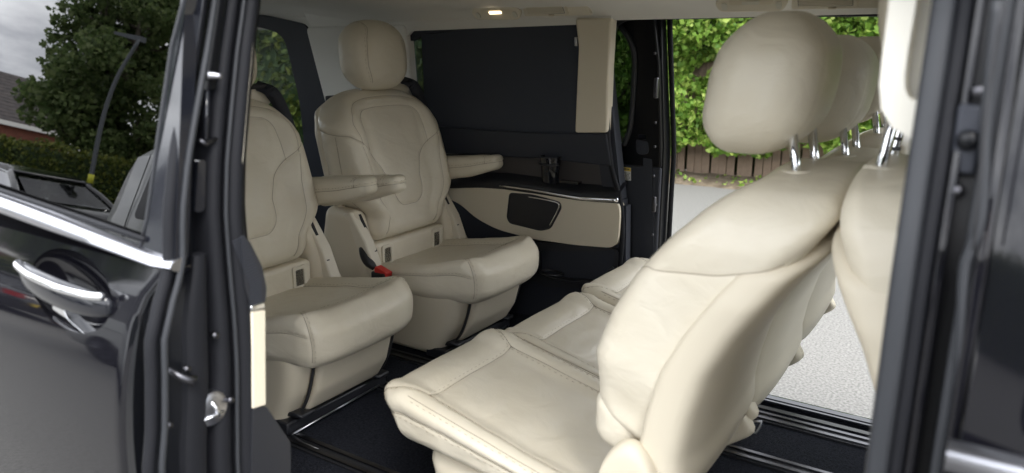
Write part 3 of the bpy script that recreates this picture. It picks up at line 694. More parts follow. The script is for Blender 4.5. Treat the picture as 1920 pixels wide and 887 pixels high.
MB().tube(curve([B[1]+(0, -.004, .004), B[2]+(.004, -.004, 0), B[3]+(.006, -.004, 0), B[4]+(.006, -.004, 0), B[5]+(.006, -.004, 0), B[6]+(0, -.004, -.004)], 5), .010, 8).build('window_trim', 'rubber_light', fdoor, True)
bevel(MB().box((-2.0, fd+.02, .42), (-1.005, fd+.075, 1.222)).build('door_lower_panel', 'dark_trim', fdoor), .008)
pa = [P(x, y, 'y', fd+.006) for x, y in [(1190, 150), (1214, 150), (1216, 290), (1192, 290)]]
pa = arc_round(pa, .02)
bevel(MB().prism(pa, [p+np.array([0, .03, 0]) for p in pa]).build('pull_cup', 'dark_trim', fdoor), .004)
pb = arc_round([P(x, y, 'y', fd+.002) for x, y in [(1195, 205), (1210, 205), (1212, 262), (1196, 262)]], .01)
MB().prism(pb, [p+np.array([0, .003, 0]) for p in pb]).build('pull_recess', 'gloss_black', fdoor)
pc = [P(x, y, 'y', fd+.016) for x, y in [(1206, 285), (1222, 275), (1226, 480), (1206, 700)]]
MB().prism(pc, [p+np.array([0, .01, 0]) for p in pc]).build('inner_panel_edge', 'dark_trim', fdoor)
# warning sticker: yellow heading, printed lines of tiny text on white
st = [P(x, y, 'y', fd+.0165) for x, y in [(1153, 311), (1183, 315), (1183, 339), (1153, 335)]]
stk = MB().prism(st, [p+np.array([0, .001, 0]) for p in st]).build('warning_sticker', 'white', fdoor)
def onst(u, v): return st[0]*(1-u)*(1-v)+st[1]*u*(1-v)+st[2]*u*v+st[3]*(1-u)*v+np.array([0, -.001, 0])
MB().add([onst(0, 0), onst(1, 0), onst(1, .28), onst(0, .28)], [(0, 1, 2, 3)]).build('sticker_heading', 'yellow', stk)
mb = MB(); rs = random.Random(3)
for r_ in range(7):
    v0 = (.06 if r_ == 0 else .30+.10*r_); u = .05+(.1 if r_ == 0 else 0)
    while u < .92:
        l = rs.uniform(.02, .075); 
        if u+l > .95: break
        mb.add([onst(u, v0)+(0, -.0006, 0), onst(u+l, v0)+(0, -.0006, 0), onst(u+l, v0+(.14 if r_ == 0 else .045))+(0, -.0006, 0), onst(u, v0+(.14 if r_ == 0 else .045))+(0, -.0006, 0)], [(0, 1, 2, 3)]); u += l+rs.uniform(.012, .03)
tag(mb.build('small_print', 'ink', stk), kind='stuff')
# front edge of that door, with bolts, latch and weather strip
ex = -1.0
bevel(MB().prism([(ex, fd+.03, .45), (ex, fd+.03, 1.3), (ex, fd-.065, 1.78), (ex, fd-.02, 1.78), (ex, fd+.10, 1.3), (ex, fd+.11, .45)], [(ex-.02, p[1], p[2]) for p in [(0, fd+.03, .45), (0, fd+.03, 1.3), (0, fd-.065, 1.78), (0, fd-.02, 1.78), (0, fd+.10, 1.3), (0, fd+.11, .45)]]).build('door_front_edge', 'paint_inner', fdoor), .004)
MB().tube(curve([(ex+.012, fd+.095-.115*max(0, z-1.28)/.5, z) for z in (.5, .8, 1.1, 1.28, 1.5, 1.78)], 4), .010, 8).build('weather_strip', 'rubber', fdoor, True)
for px, py in [(1226, 100), (1228, 160), (1227, 230), (1226, 275), (1224, 330), (1228, 384), (1222, 440)]:
    p = P(px, py, 'x', ex+.001); MB().tube([p, p+(.007, 0, 0)], .0045, 8).build('bolt', 'steel', fdoor, True)
for px, py, s in [(1229, 165, 1), (1225, 383, .8)]:
    p = P(px, py, 'x', ex+.004); bevel(MB().box((p[0]-.004, p[1]-.010*s, p[2]-.035*s), (p[0]+.010, p[1]+.010*s, p[2]+.035*s)).build('latch', 'steel', fdoor), .004)
# ---- rear and front closures of the shell (unseen walls keep daylight out, unseen clear panes let extra in)
def nwy(z): return float(np.interp(z, [.4, 1.0, 1.31, 1.5, 1.75], [-.96, -.96, -.95, -.92, -.87]))
mb = MB()
def nearwall(name, x0, x1, z0, z1, off, thick, m, r=0):
    zs = sorted({z0, z1, *[z for z in (1.0, 1.31, 1.5) if z0 < z < z1]}); V = [];
    A = [(x0, nwy(z)+off, z) for z in zs]+[(x1, nwy(z)+off, z) for z in reversed(zs)]
    return MB().prism(A, [(p[0], p[1]-thick, p[2]) for p in A]).build(name, m, van)
nearwall('near_rear_lower_wall', -3.35, -1.0, .42, 1.28, 0.0, .02, 'dark_trim')
nearwall('near_rear_window', -3.35, -1.0, 1.28, 1.80, 0.01, .006, 'light_tint')
nearwall('near_rear_wing', -3.4, -.985, .35, 1.28, -.022, .01, 'paint')
MB().box((-3.38, -.92, .4), (-3.33, .86, 1.25)).box((-3.38, -.92, 1.25), (-3.33, -.72, 1.85)).box((-3.38, .66, 1.25), (-3.33, .86, 1.85)).box((-3.38, -.72, 1.74), (-3.33, .66, 1.85)).build('tailgate', 'dark_trim', van)
MB().box((-3.36, -.72, 1.25), (-3.352, .66, 1.74)).build('tailgate_window', 'light_tint', van)
MB().box((.04, .80, .4), (1.6, .86, 1.25)).box((-.02, .78, .4), (.07, .86, 1.78)).build('far_front_door', 'dark_trim', van)
MB().box((1.5, -.9, .4), (1.6, .86, 1.2)).build('dashboard', 'dark_trim', van)
MB().add([(1.55, -.85, 1.2), (1.55, .85, 1.2), (.95, .72, 1.82), (.95, -.72, 1.82)], [(0, 1, 2, 3)]).build('windscreen', 'clear_glass', van)
# ---- near doorway: rear jamb, seals, recess and the sliding door
def cv(pts): zz = [p[0] for p in pts]; yy = [p[1] for p in pts]; o_ = np.argsort(zz); zz = np.array(zz)[o_]; yy = np.array(yy)[o_]; return lambda z: float(np.interp(z, zz, yy))
Ic = cv([(1.711, -.918), (1.636, -.937), (1.559, -.953), (1.482, -.969), (1.403, -.979), (1.32, -.979), (1.232, -.976), (1.143, -.977), (1.05, -.982), (.97, -.989), (.5, -.99), (1.8, -.90)])
XD = -.905
def pcv(pts, ext): return cv([(float(P(x, y, 'x', XD)[2]), float(P(x, y, 'x', XD)[1])) for x, y in pts]+ext)
Oc = pcv([(440, 0), (425, 100), (414, 200), (405, 300), (402, 400), (408, 500), (415, 600), (418, 700), (415, 800), (414, 887)], [(.5, -1.08), (1.8, -.95)])
Scv = pcv([(405, 0), (390, 100), (372, 200), (355, 300), (345, 400), (345, 500), (328, 560), (310, 640), (312, 700), (312, 800), (305, 887)], [(.5, -1.165), (1.8, -.98)])
xedge = cv([(1.85, -.903), (1.365, -.903), (1.34, -.915), (1.31, -.941), (1.27, -.955), (1.22, -.963), (1.17, -.967), (1.05, -.972), (.4, -.972)])
dz = cv([(.35, -1.14), (.5, -1.155), (.8, -1.172), (1.0, -1.176), (1.1, -1.172), (1.15, -1.167), (1.2, -1.159), (1.25, -1.147), (1.3, -1.131), (1.33, -1.120), (1.36, -1.108), (1.375, -1.104), (1.705, -1.045), (1.85, -1.01)])
Dc = lambda z: dz(z)+.004
zs = np.linspace(.45, 1.84, 56)
def band(name, fa, fb, x, m, parent, depth=.02, bulge=0, z0=.45, z1=1.84, k=7, xb=None, **kw):
    """strip facing +x between curves y=fa(z) and y=fb(z)"""
    Z = [z for z in zs if z0-1e-6 <= z <= z1+1e-6]; V = []; F = []
    for z in Z:
        a_, b_ = fa(z), fb(z)
        for j in range(k):
            t = j/(k-1); V.append((x+(0 if xb is None else (xb(z)-x)*t)+bulge*math.sin(math.pi*t)**.6, a_+(b_-a_)*t, z))
        V.append((x-depth, b_, z)); V.append((x-depth, a_, z))
    q = k+2; F = [(i*q+j, i*q+(j+1) % q, (i+1)*q+(j+1) % q, (i+1)*q+j) for i in range(len(Z)-1) for j in range(q)]
    o = MB().add(V, F+[tuple(range(q)), tuple((len(Z)-1)*q+j for j in reversed(range(q)))]).build(name, m, parent, True, **kw); return sharpen(o, 50)
mid = lambda fa, fb, t: (lambda z: fa(z)*(1-t)+fb(z)*t)
band('rear_door_seal', Ic, mid(Ic, Oc, .56), -.925, 'rubber', van, .05, .018)
band('rear_door_seal_lip', mid(Ic, Oc, .60), Oc, -.925, 'rubber', van, .05, .010)
MB().tube([(-.914, mid(Ic, Oc, .58)(z), z) for z in zs], .0035, 6).build('seal_groove_edge', 'rubber_light', van, True)
band('door_jamb', lambda z: Ic(z)+.03, lambda z: Scv(z)+.03, -.955, 'paint_inner', van, .03)
# metal striker, slots and bolts in the jamb
ndoor = band('sliding_door', mid(Oc, Scv, .5), Dc, -.925, 'paint_inner', van, .03, xb=lambda z: xedge(z)-.004, k=12)
band('door_edge_moulding', mid(Oc, Scv, .19), mid(Oc, Scv, .56), -.915, 'rubber', ndoor, .02, .004, .45, 1.36)
band('jamb_upper_cover', mid(Oc, Scv, .05), mid(Oc, Scv, .62), -.918, 'paint_inner', ndoor, .02, .002, 1.58, 1.84)
MB().tube([(XD, Scv(z)-.002, z) for z in zs], .0048, 8).build('door_lip_seal', 'rubber_light', ndoor, True)
MB().tube([(XD-.012, Scv(z)-.014, z) for z in zs], .009, 8).build('door_edge_seal', 'rubber', ndoor, True)
p = P(385, 141, 'x', -.915); MB().tube([p, p+(.003, .005, 0), p+(.010, .012, -.001), p+(.014, .016, -.001)], [.0075, .006, .0042, .0038], 10).build('striker_pin', 'satin', ndoor, True)
a_ = P(388, 170, 'x', -.915); b_ = P(386, 262, 'x', -.915)
MB().tube([a_, (a_+b_)/2, b_], .004, 8).build('guide_slot', 'gloss_black', ndoor, True)
MB().tube([b_+(0, -.010, 0), b_+(0, .0, -.006), b_+(0, .016, 0)], .0035, 8).build('guide_bracket', 'steel', ndoor, True)
sl_ = arc_round([P(x, y, 'x', -.920) for x, y in [(372, 300), (386, 300), (384, 395), (366, 400)]], .006)
MB().prism(sl_, [q_+np.array([-.01, 0, 0]) for q_ in sl_]).build('jamb_opening', 'gloss_black', ndoor)
# round bright latch plate, half behind the moulding
p = P(396, 765, 'x', -.920); disc = []
lat = MB(); 
lat.tube([p+(-.01, 0, 0), p+(.004, 0, 0), p+(.007, 0, 0)], [.026, .026, .021], 24); la = lat.build('latch_plate', 'satin', ndoor, True); sharpen(la)
MB().tube([p+(.006, -.002, .012), p+(.009, .004, -.002), p+(.008, .006, -.014)], .003, 6).tube([p+(.007, -.018, -.010), p+(.008, .016, -.010)], .002, 6).build('latch_claw', 'chrome', la, True)
for px, py in [(398, 627), (345, 690), (427, 748), (351, 708), (312, 795)]:
    p = P(px, py, 'x', -.918); MB().tube([p, p+(.010, 0, 0)], .005, 8).build('bolt', 'steel', ndoor, True)
p = P(343, 708, 'x', -.92); MB().tube([p+(0, -.02, .02), p+(.01, -.008, .006), p+(.022, .006, -.002)], [.004, .006, .008], 8).build('hinge_arm', 'steel', ndoor, True)
# cream and dark trim edge inside the jamb
tx = -.905
def tp(pts, name, m, thick=.05, r=.004, x=tx): return bevel(MB().prism(*(lambda L_: (L_, [q_+np.array([-thick, 0, 0]) for q_ in L_]))(arc_round([P(a, b, 'x', x) for a, b in pts], r))).build(name, m, van), .003)
tp([(472, 584), (499, 580), (500, 760), (474, 768)], 'lower_trim_edge', 'beige_plastic')
tp([(470, 574), (497, 566), (499, 579), (472, 584)], 'chrome_trim_end', 'chrome', x=-.902)
tp([(452, 440), (468, 452), (492, 500), (500, 540), (498, 567), (470, 574), (460, 540)], 'speaker_grille_edge', 'black_plastic')
tp([(474, 768), (500, 762), (545, 830), (546, 940), (470, 940)], 'sill_trim', 'black_plastic')
mbx = MB()
for k in range(26):
    t = k/25; a_ = P(456+36*min(1, t*1.5)*.9, 446+t*120, 'x', tx+.001); mbx.tube([a_+(0, -.020, -.002), a_+(0, .003, .002)], .0009, 4)
tag(mbx.build('grille_ribs', 'dark_trim', van), kind='stuff')
MB().tube([P(x, y, 'x', -.91) for x, y in [(481, -20), (470, 100), (461, 200), (453, 300), (450, 322)]], .0022, 6).build('trim_edge', 'beige_light', van, True)
# outer skin of the sliding door with the handle bowl
def skin(name, x0, x1, z0, z1, nx_, nz_, m, parent, off=0, yf=dz, thick=.02, edge=True):
    V = []; X_ = np.linspace(x0, x1, nx_+1); Z_ = np.linspace(z0, z1, nz_+1)
    for s in (0, 1):
        for x_ in X_:
            for z in Z_:
                x = x0+(x_-x0)*(xedge(z)-x0)/(x1-x0) if edge else x_; xe_ = xedge(z) if edge else x1
                e = .010*float(sstep(xe_-.018, xe_, x))**2 if edge else 0
                V.append((x, yf(z)-off+e+s*thick*(1 if not edge else (1-.75*float(sstep(xe_-.05, xe_, x)))), z))
    a_ = (nx_+1)*(nz_+1); g = lambda s, i, j: s*a_+i*(nz_+1)+j; F = []
    for i in range(nx_):
        for j in range(nz_): F += [(g(0, i, j), g(0, i+1, j), g(0, i+1, j+1), g(0, i, j+1)), (g(1, i, j), g(1, i, j+1), g(1, i+1, j+1), g(1, i+1, j))]
    for i in range(nx_): F += [(g(0, i, 0), g(1, i, 0), g(1, i+1, 0), g(0, i+1, 0)), (g(0, i, nz_), g(0, i+1, nz_), g(1, i+1, nz_), g(1, i, nz_))]
    for j in range(nz_): F += [(g(0, 0, j), g(0, 0, j+1), g(1, 0, j+1), g(1, 0, j)), (g(0, nx_, j), g(1, nx_, j), g(1, nx_, j+1), g(0, nx_, j+1))]
    return MB().add(V, F).build(name, m, parent, True)
# smooth profile for reflections
_zz = np.linspace(.3, 1.42, 60); _yy = np.array([dz(z) for z in _zz]); 
for _ in range(4): _yy[1:-1] = (_yy[:-2]+2*_yy[1:-1]+_yy[2:])/4
dzs = lambda z: float(np.interp(z, _zz, _yy))
dsk = skin('door_skin', -2.05, -.903, .40, 1.350, 110, 96, 'paint', ndoor, yf=dzs, thick=.10)
HC = P(115, 549, 'y', dzs(1.25)); hy = dzs(HC[2])
cutm = bpy.data.meshes.new('cutter'); bmc = bmesh.new(); bmesh.ops.create_uvsphere(bmc, u_segments=64, v_segments=40, radius=1)
for v in bmc.verts:
    x, y, z = v.co
    v.co = (HC[0]+x*.120, hy+y*.042+.004, HC[2]+z*.061+x*(-.010))
bmc.to_mesh(cutm); bmc.free(); cut = bpy.data.objects.new('cutter', cutm); COL.objects.link(cut)
bo = dsk.modifiers.new('bowl', 'BOOLEAN'); bo.operation = 'DIFFERENCE'; bo.solver = 'EXACT'; bo.object = cut
bpy.context.view_layer.update()
dg = bpy.context.evaluated_depsgraph_get(); rl = rootloc(ndoor)
cut.location = (0, 0, 0)
# parented meshes are stored relative to the van's root, so the world matrices already agree
me2 = bpy.data.meshes.new_from_object(dsk.evaluated_get(dg)); dsk.modifiers.clear(); dsk.data = me2
bpy.data.objects.remove(cut); dsk.data.polygons.foreach_set('use_smooth', [True]*len(dsk.data.polygons)); sharpen(dsk, 32)
# handle grip and lower bracket
hs_ = []
for u, yo_, w1, w2 in [(-.122, .006, .008, .014), (-.108, .016, .012, .021), (-.055, .024, .013, .024), (0, .026, .013, .025), (.055, .024, .013, .024), (.108, .014, .012, .020), (.124, .006, .008, .012)]:
    c_ = np.array([HC[0]+u, hy-yo_+.004, HC[2]+.006-.06*u]); ring_ = []
    for j in range(14):
        t = 2*math.pi*j/14; ring_.append(c_+np.array([0, math.cos(t)*w1*.9, math.sin(t)*w2]))
    hs_.append(ring_)
g_ = loft(hs_, 'door_handle', 'gloss_black', ndoor); su = g_.modifiers.new('s', 'SUBSURF'); su.levels = su.render_levels = 2
st_ = curve([np.array([HC[0]+u, hy-y_, HC[2]+.006-.06*u+.017]) for u, y_ in [(-.116, .014), (-.10, .022), (-.05, .031), (0, .033), (.05, .031), (.10, .021), (.120, .010)]], 6)
MB().tube(st_, [.004]+[.0062]*(len(st_)-2)+[.004], 10).build('grip_strip', 'chrome', g_, True)
lb = arc_round([np.array([HC[0]+u, hy+.012, HC[2]+v]) for u, v in [(-.045, -.018), (-.02, -.014), (-.005, -.045), (.05, -.062), (.02, -.074), (-.05, -.060)]], .008)
bevel(MB().prism(lb, [q_+np.array([0, -.018, 0]) for q_ in lb]).build('handle_bracket', 'chrome', ndoor), .005, 3)
# belt line: chrome strip, rubber wiper, tinted window, gloss pillar
cs = []
for x in np.linspace(-2.05, -.902, 40):
    zc = 1.357+(-.905-x)*.065; k_ = .62+.38*float(sstep(-.90, -1.35, x)); yb_ = -1.112; e = .010*float(sstep(-.93, -.902, x)); cs.append([(x, yb_+e, zc-.014*k_), (x, yb_-.008+e, zc-.010*k_), (x, yb_-.013+e, zc-.002*k_), (x, yb_-.010+e, zc+.008*k_), (x, yb_+e, zc+.014*k_), (x, yb_+.014+e, zc+.016*k_), (x, yb_+.014, zc-.014*k_)])
sharpen(loft(cs, 'belt_chrome', 'satin', ndoor), 60)
gy = lambda z: -1.103+(z-1.37)*math.tan(math.radians(9.3))
MB().tube([(x, gy(1.38)-.004, 1.374+(-.905-x)*.065+.006) for x in np.linspace(-2.05, -.97, 12)], .0045, 6).build('window_wiper', 'rubber', ndoor, True)
gp = None
# front corner of the glass follows the pillar
def ongl(px, py):
    y = -1.09
    for _ in range(6): p = P(px, py, 'y', y); y = gy(p[2])
    return P(px, py, 'y', y)
_q = [ongl(x, y) for x, y in [(352, 0), (330, 60), (300, 260), (288, 350), (276, 430), (268, 455)]]
pf = cv([(float(p[2]), float(p[0])) for p in _q]+[(1.85, float(_q[0][0])+.03), (1.34, float(_q[-1][0])-.004)])
gp = [np.array((x, gy(z), z)) for x, z in [(-2.05, 1.41)]]+[np.array((pf(z), gy(z), z)) for z in (1.362, 1.39, 1.42, 1.5, 1.6, 1.7, 1.8)]+[np.array((-2.05, gy(1.8), 1.8))]
MB().prism(gp, [q_+np.array([0, .004, 0]) for q_ in gp]).build('window', 'door_glass', ndoor)
gpil = [np.array((pf(z)+.004, gy(z)-.003, z)) for z in np.linspace(1.365, 1.8, 9)] + [np.array((-.905, gy(z)-.001, z)) for z in np.linspace(1.8, 1.365, 9)]
MB().prism(gpil, [q_+np.array([0, .02, 0]) for q_ in gpil]).build('gloss_pillar_cover', 'gloss_black', ndoor)
MB().tube([(pf(z), gy(z)-.003, z) for z in np.linspace(1.372, 1.8, 12)], .0028, 8).build('glass_edge', 'rubber_light', ndoor, True)
MB().box((-2.05, -1.06, 1.30), (-.94, -1.05, 1.35)).build('inner_door_panel', 'dark_trim', ndoor)
# opaque dark sheet standing for the inside of the door behind the glass
MB().add([(-2.05, -1.03, 1.34), (-.935, -1.03, 1.34), (-.935, -.97, 1.82), (-2.05, -.95, 1.82)], [(0, 1, 2, 3)]).build('door_dark_backing', 'seatdark', ndoor)
# ---- B pillar at the right
def vbar(name, prof, m, parent=van, z0=.4, z1=1.84, sub=True, yl=None):
    """upright moulding with section prof [(x, y)], leaning in above 1.35 m"""
    yl = yl or (lambda z: .20*max(0, z-1.45))
    Z = np.linspace(z0, z1, 26); V = []; n_ = len(prof)
    for z in Z:
        for x, y in prof: V.append((x, y+yl(z), z))
    F = [(i*n_+j, i*n_+(j+1) % n_, (i+1)*n_+(j+1) % n_, (i+1)*n_+j) for i in range(len(Z)-1) for j in range(n_)]+[tuple(range(n_)), tuple((len(Z)-1)*n_+j for j in range(n_))]
    return sharpen(MB().add(V, F).build(name, m, parent, True), 50)
def rr2(x0, y0, x1, y1, r): return [(p[0], p[1]) for p in arc_round([(x0, y0, 0), (x1, y0, 0), (x1, y1, 0), (x0, y1, 0)], r, 4)]
vbar('front_door_seal', rr2(-.060, -.945, -.040, -.895, .009), 'rubber_light')
vbar('front_door_seal_bead', rr2(-.041, -.938, -.028, -.90, .006), 'rubber')
vbar('pillar_channel', rr2(-.055, -.905, .03, -.88, .004), 'paint_inner')
vbar('pillar_channel_edge', rr2(-.027, -.935, -.019, -.89, .003), 'paint')
vbar('front_door_frame', rr2(-.006, -.952, .004, -.90, .004), 'rubber_light')
vbar('front_door_return', rr2(.002, -.960, .012, -.90, .003), 'paint')
MB().tube(curve([P(x, y, 'y', -.955) for x, y in [(1790, 887), (1800, 700), (1806, 520), (1818, 470), (1840, 400), (1850, 200), (1870, 0)]], 8), .0042, 8).build('door_frame_bead', 'rubber_light', van, True)
for px, py, r_ in [(1835, 171, .006), (1796, 356, .0055), (1815, 262, .009)]:
    p = P(px, py, 'y', -.912); MB().tube([p, p+(0, -.006, 0), p+(0, -.010, 0)], [r_, r_, r_*.6], 12).build('pillar_bolt', 'steel' if r_ < .008 else 'paint_inner', van, True)
p = P(1818, 262, 'y', -.91); bevel(MB().box((p[0]-.012, -.914, p[2]-.03), (p[0]+.008, -.902, p[2]+.03)).build('check_strap', 'dark_trim', van), .003)
# front door outer skin: gloss panel above its chrome strip
fy = lambda z: -.985+.135*max(-.2, z-1.30)
V = []; F = []; Z_ = np.linspace(.4, 1.84, 40); X_ = np.linspace(.013, 1.3, 30)
for x in X_:
    for z in Z_: V.append((x, fy(z)+.012*(1-float(sstep(.013, .03, x)))**2, z))
F = [(i*40+j, (i+1)*40+j, (i+1)*40+j+1, i*40+j+1) for i in range(29) for j in range(39)]
fdk = mk('front_door_skin', V, F, 'paint', van)
MB().tube([P(x, y, 'y', -.99) for x, y in [(1887, -10), (1872, 60), (1850, 200), (1838, 330), (1825, 470)]], .0012, 6).build('panel_joint', 'seatdark', van, True)
MB().tube([(.035, fy(1.57)-.001, 1.57), (.3, fy(1.575)-.001, 1.575)], .0016, 6).build('window_joint', 'seatdark', van, True)
c1 = P(1770, 858, 'y', -.99); MB().prism([(.004, -.985, c1[2]+.016), (.004, -.996, c1[2]+.008), (.004, -.998, c1[2]-.006), (.004, -.985, c1[2]-.016)], [(1.3, y, z+c1[2]) for y, z in [(-.985, .016), (-.996, .008), (-.998, -.006), (-.985, -.016)]]).build('front_belt_chrome', 'satin', van, True)
# cream grab handle on the pillar trim
gh = curve([P(x, y, 'y', v) for x, y, v in [(1690, -90, -.83), (1683, -20, -.832), (1670, 80, -.835), (1664, 165, -.835), (1672, 215, -.835), (1700, 240, -.835), (1728, 236, -.835)]], 8)
tr_ = [P(x, y, 'y', -.815) for x, y in [(1665, -120), (1648, 100), (1645, 190), (1662, 230), (1720, 268), (1780, 268), (1800, -120)]]
V_ = arc_round(tr_, .01, 4)
oo = [P(x, y, 'y', -.85) for x, y in [(1682, -120), (1664, 20), (1654, 100), (1648, 160), (1652, 205), (1672, 240), (1706, 258), (1735, 262), (1790, 240), (1820, -120)]]
ii = [P(x, y, 'y', -.852) for x, y in [(1735, -120), (1716, 20), (1704, 90), (1697, 140), (1697, 165), (1704, 183), (1714, 190), (1726, 182), (1750, 120), (1775, -120)]]
h1 = MB().ring(oo, ii, (0, .04, 0)).build('pillar_grab_handle', 'handle_cream', van); bevel(h1, .011, 4)
MB().prism([p+np.array([0, .045, 0]) for p in oo], [p+np.array([0, .06, 0]) for p in oo]).build('handle_backing', 'lining', h1)
# ================================================================== SEATS
def captain(loc_y, label):
    """forward-facing single seat; the shapes are given for a seat centred on y = .44"""
    t = thing('captain_seat', (-1.75, .44, FL), label, 'seat', 'cream leather single seats in the rear of the van')
    yc = .44
    fz = [.90, .98, 1.10, 1.22, 1.35, 1.46, 1.52]; ff = [-1.81, -1.815, -1.835, -1.86, -1.895, -1.935, -1.96]; fr = [-1.94, -1.955, -1.98, -2.01, -2.04, -2.075, -2.09]
    W_, H_, T_ = .53, .538, .14; zb = .958
    def dback(p):
        z = p[:, 2]+H_/2; v = z/H_; s = p[:, 1]/(W_/2); tt = p[:, 0]/T_+.5
        wid = .735+.265*sstep(.16, .34, v) - .12*sstep(.80, 1.05, v)
        z2 = z - .060*np.abs(s)**3*sstep(.6, 1., v)
        zz = zb+z2; X = np.interp(zz, fz, fr)*(1-tt)+np.interp(zz, fz, ff)*tt
        bol = .036*sstep(.50, .80, np.abs(s))*sstep(.0, .25, v)*(1-.55*sstep(.7, .98, v)); X += bol*np.clip(tt*1.3-.3, 0, 1)
        X += .014*(1-s*s)*np.exp(-((v-.33)/.18)**2)*tt - .010*sstep(.3, 0, np.abs(s)-.2)*sstep(.5, .7, v)*tt*(v < .93)
        return np.stack([X, yc+s*wid*W_/2, zz], 1)
    g = lambda pts: [(1, s, v*2-1) for s, v in pts]
    deepw = (.0045, .0048)
    seams = [
        (g([(-.60, .62), (-.60, .84), (-.57, .875), (-.5, .89), (.5, .89), (.57, .875), (.60, .84), (.62, .62)]), .0035, .004),
        ([(-1, -1, .62), (0, -1, .55), (1, -.97, .50)]+g([(-.82, .70), (-.62, .62), (-.44, .50), (-.34, .38), (-.30, .27), (-.26, .235), (-.18, .215), (.18, .215), (.26, .235), (.30, .27), (.30, .42), (.42, .54), (.62, .63), (.82, .70)])+[(1, .97, .50), (0, 1, .55), (-1, 1, .62)], *deepw),
        (g([(-.78, .67), (-.84, .85), (-.80, .94), (-.7, .975), (.7, .975), (.80, .94), (.84, .85), (.78, .67)]), .0025, .0035),
        (g([(-.80, .66), (-.72, .5), (-.70, .3), (-.72, .10), (-.70, .01)]), *deepw), (g([(.80, .66), (.72, .5), (.70, .3), (.72, .10), (.70, .01)]), *deepw),
        ([(.2, -1, .5), (.1, -1, 0), (.2, -1, -.95)], .003, .004), ([(.2, 1, .5), (.1, 1, 0), (.2, 1, -.95)], .003, .004),
    ]
    back = softbox('backrest', (T_, W_, H_), .060, .0055, 'leather', t, dback, seams, .004, .0012, 11, stitch=False)
    # rear shell of the backrest
    def dshell(p):
        z = p[:, 2]+.27; v = z/.54; s = p[:, 1]/.26; tt = p[:, 0]/.05+.5; zz = .93+z-.05*np.abs(s)**3*sstep(.6, 1, v)
        X = np.interp(zz, fz, fr)-.040+.05*tt+.03*s*s; return np.stack([X, yc+s*.262*(.80+.2*sstep(.1, .4, v)-.08*sstep(.8, 1, v)), zz], 1)
    softbox('back_shell', (.05, .52, .54), .022, .02, 'beige_plastic', t, dshell, (), 0, 0)
    bevel(MB().box((-2.075, yc-.17, 1.455), (-1.99, yc+.17, 1.478)).build('top_cover', 'black_plastic', t), .006)
    # headrest
    hz0, hz1 = 1.497, 1.747
    def dhead(p):
        v = p[:, 2]/.125; s = p[:, 1]/.14; tt = p[:, 0]/.16
        w_ = 1.0-.13*np.clip(v, 0, 1)**2-.16*np.clip(-v, 0, 1)**2
        X = -1.990+p[:, 0]*(1-.18*np.clip(v, 0, 1)**2-.10*np.clip(-v, 0, 1)**2) - .010*v + .015*s*s*np.clip(-tt*1.2, -1, .2)
        return np.stack([X, yc+.01+p[:, 1]*w_, (hz0+hz1)/2+p[:, 2]*(1-.10*s*s)], 1)
    for y in (-.065, .065): pass
    hd = softbox('headrest', (.165, .285, .25), .075, .0065, 'leather', t, dhead, [([(1, -.66, -1), (1, -.78, -.3), (1, -.74, .5), (1, -.60, 1), (0, -.56, 1), (-1, -.56, .9)], .0025, .004), ([(1, .66, -1), (1, .78, -.3), (1, .74, .5), (1, .60, 1), (0, .56, 1), (-1, .56, .9)], .0025, .004)], .003, .0010, 9)
    for y in (-.065, .065): MB().tube([(-2.0, yc+y, 1.44), (-1.99, yc+y, 1.53)], .006, 10).build('post', 'chrome', hd, True)
    # cushion
    L_, Wc, Hc = .52, .50, .136; x1 = -1.362; zt = .945
    def dcush(p):
        u = (p[:, 0]+L_/2)/L_; s = p[:, 1]/(Wc/2); h = p[:, 2]/Hc+.5
        x = x1-L_+u*L_; x = x - .030*np.abs(s)**4*sstep(.6, 1., u)
        z = zt-Hc+h*Hc
        z -= h*.085*(1-u)*(1-.2*u)+.012*(1-u)*(1-h)
        z += h*(.012*sstep(.55, .8, np.abs(s)) - .010*(1-s*s)*sstep(.05, .3, u)*(1-sstep(.72, .9, u)) + .010*sstep(.6, .9, u)-.016*sstep(.92, 1, u))
        z += (1-h)*(-.006*sstep(.75, 1, u))
        y = yc+s*Wc/2*(1-.10*sstep(.5, 1, u)-.05*(1-sstep(0, .3, u))) * (1-.05*(1-h))
        x += .012*np.sin(np.pi*h)*sstep(.9, 1, u)
        return np.stack([x, y, z], 1)
    gt = lambda pts: [(u*2-1, s, 1) for u, s in pts]
    cs_ = [(gt([(.03, -.62), (.50, -.66), (.76, -.64)]), .004, .0045), (gt([(.03, .62), (.50, .66), (.76, .64)]), .004, .0045), (gt([(.76, -.64), (.78, 0), (.76, .64)]), .004, .0045),
           (gt([(.76, -.64), (.90, -.84), (.985, -.93)])+[(1, -.95, .5), (1, -.95, -.9)], .0035, .0045), (gt([(.76, .64), (.90, .84), (.985, .93)])+[(1, .95, .5), (1, .95, -.9)], .0035, .0045),
           ([(-1, -1, .35), (.2, -1, .40), (1, -1, .30)], .003, .004), ([(-1, 1, .35), (.2, 1, .40), (1, 1, .30)], .003, .004)]
    cu = softbox('cushion', (L_, Wc, Hc), .042, .0055, 'leather', t, dcush, cs_, .004, .0015, 10)
    # lower back board with two child-seat sockets
    bo_ = bevel(MB().box((-1.90, yc-.20, .78), (-1.822, yc+.20, .955)).build('lower_back_board', 'leather', t), .014, 4)
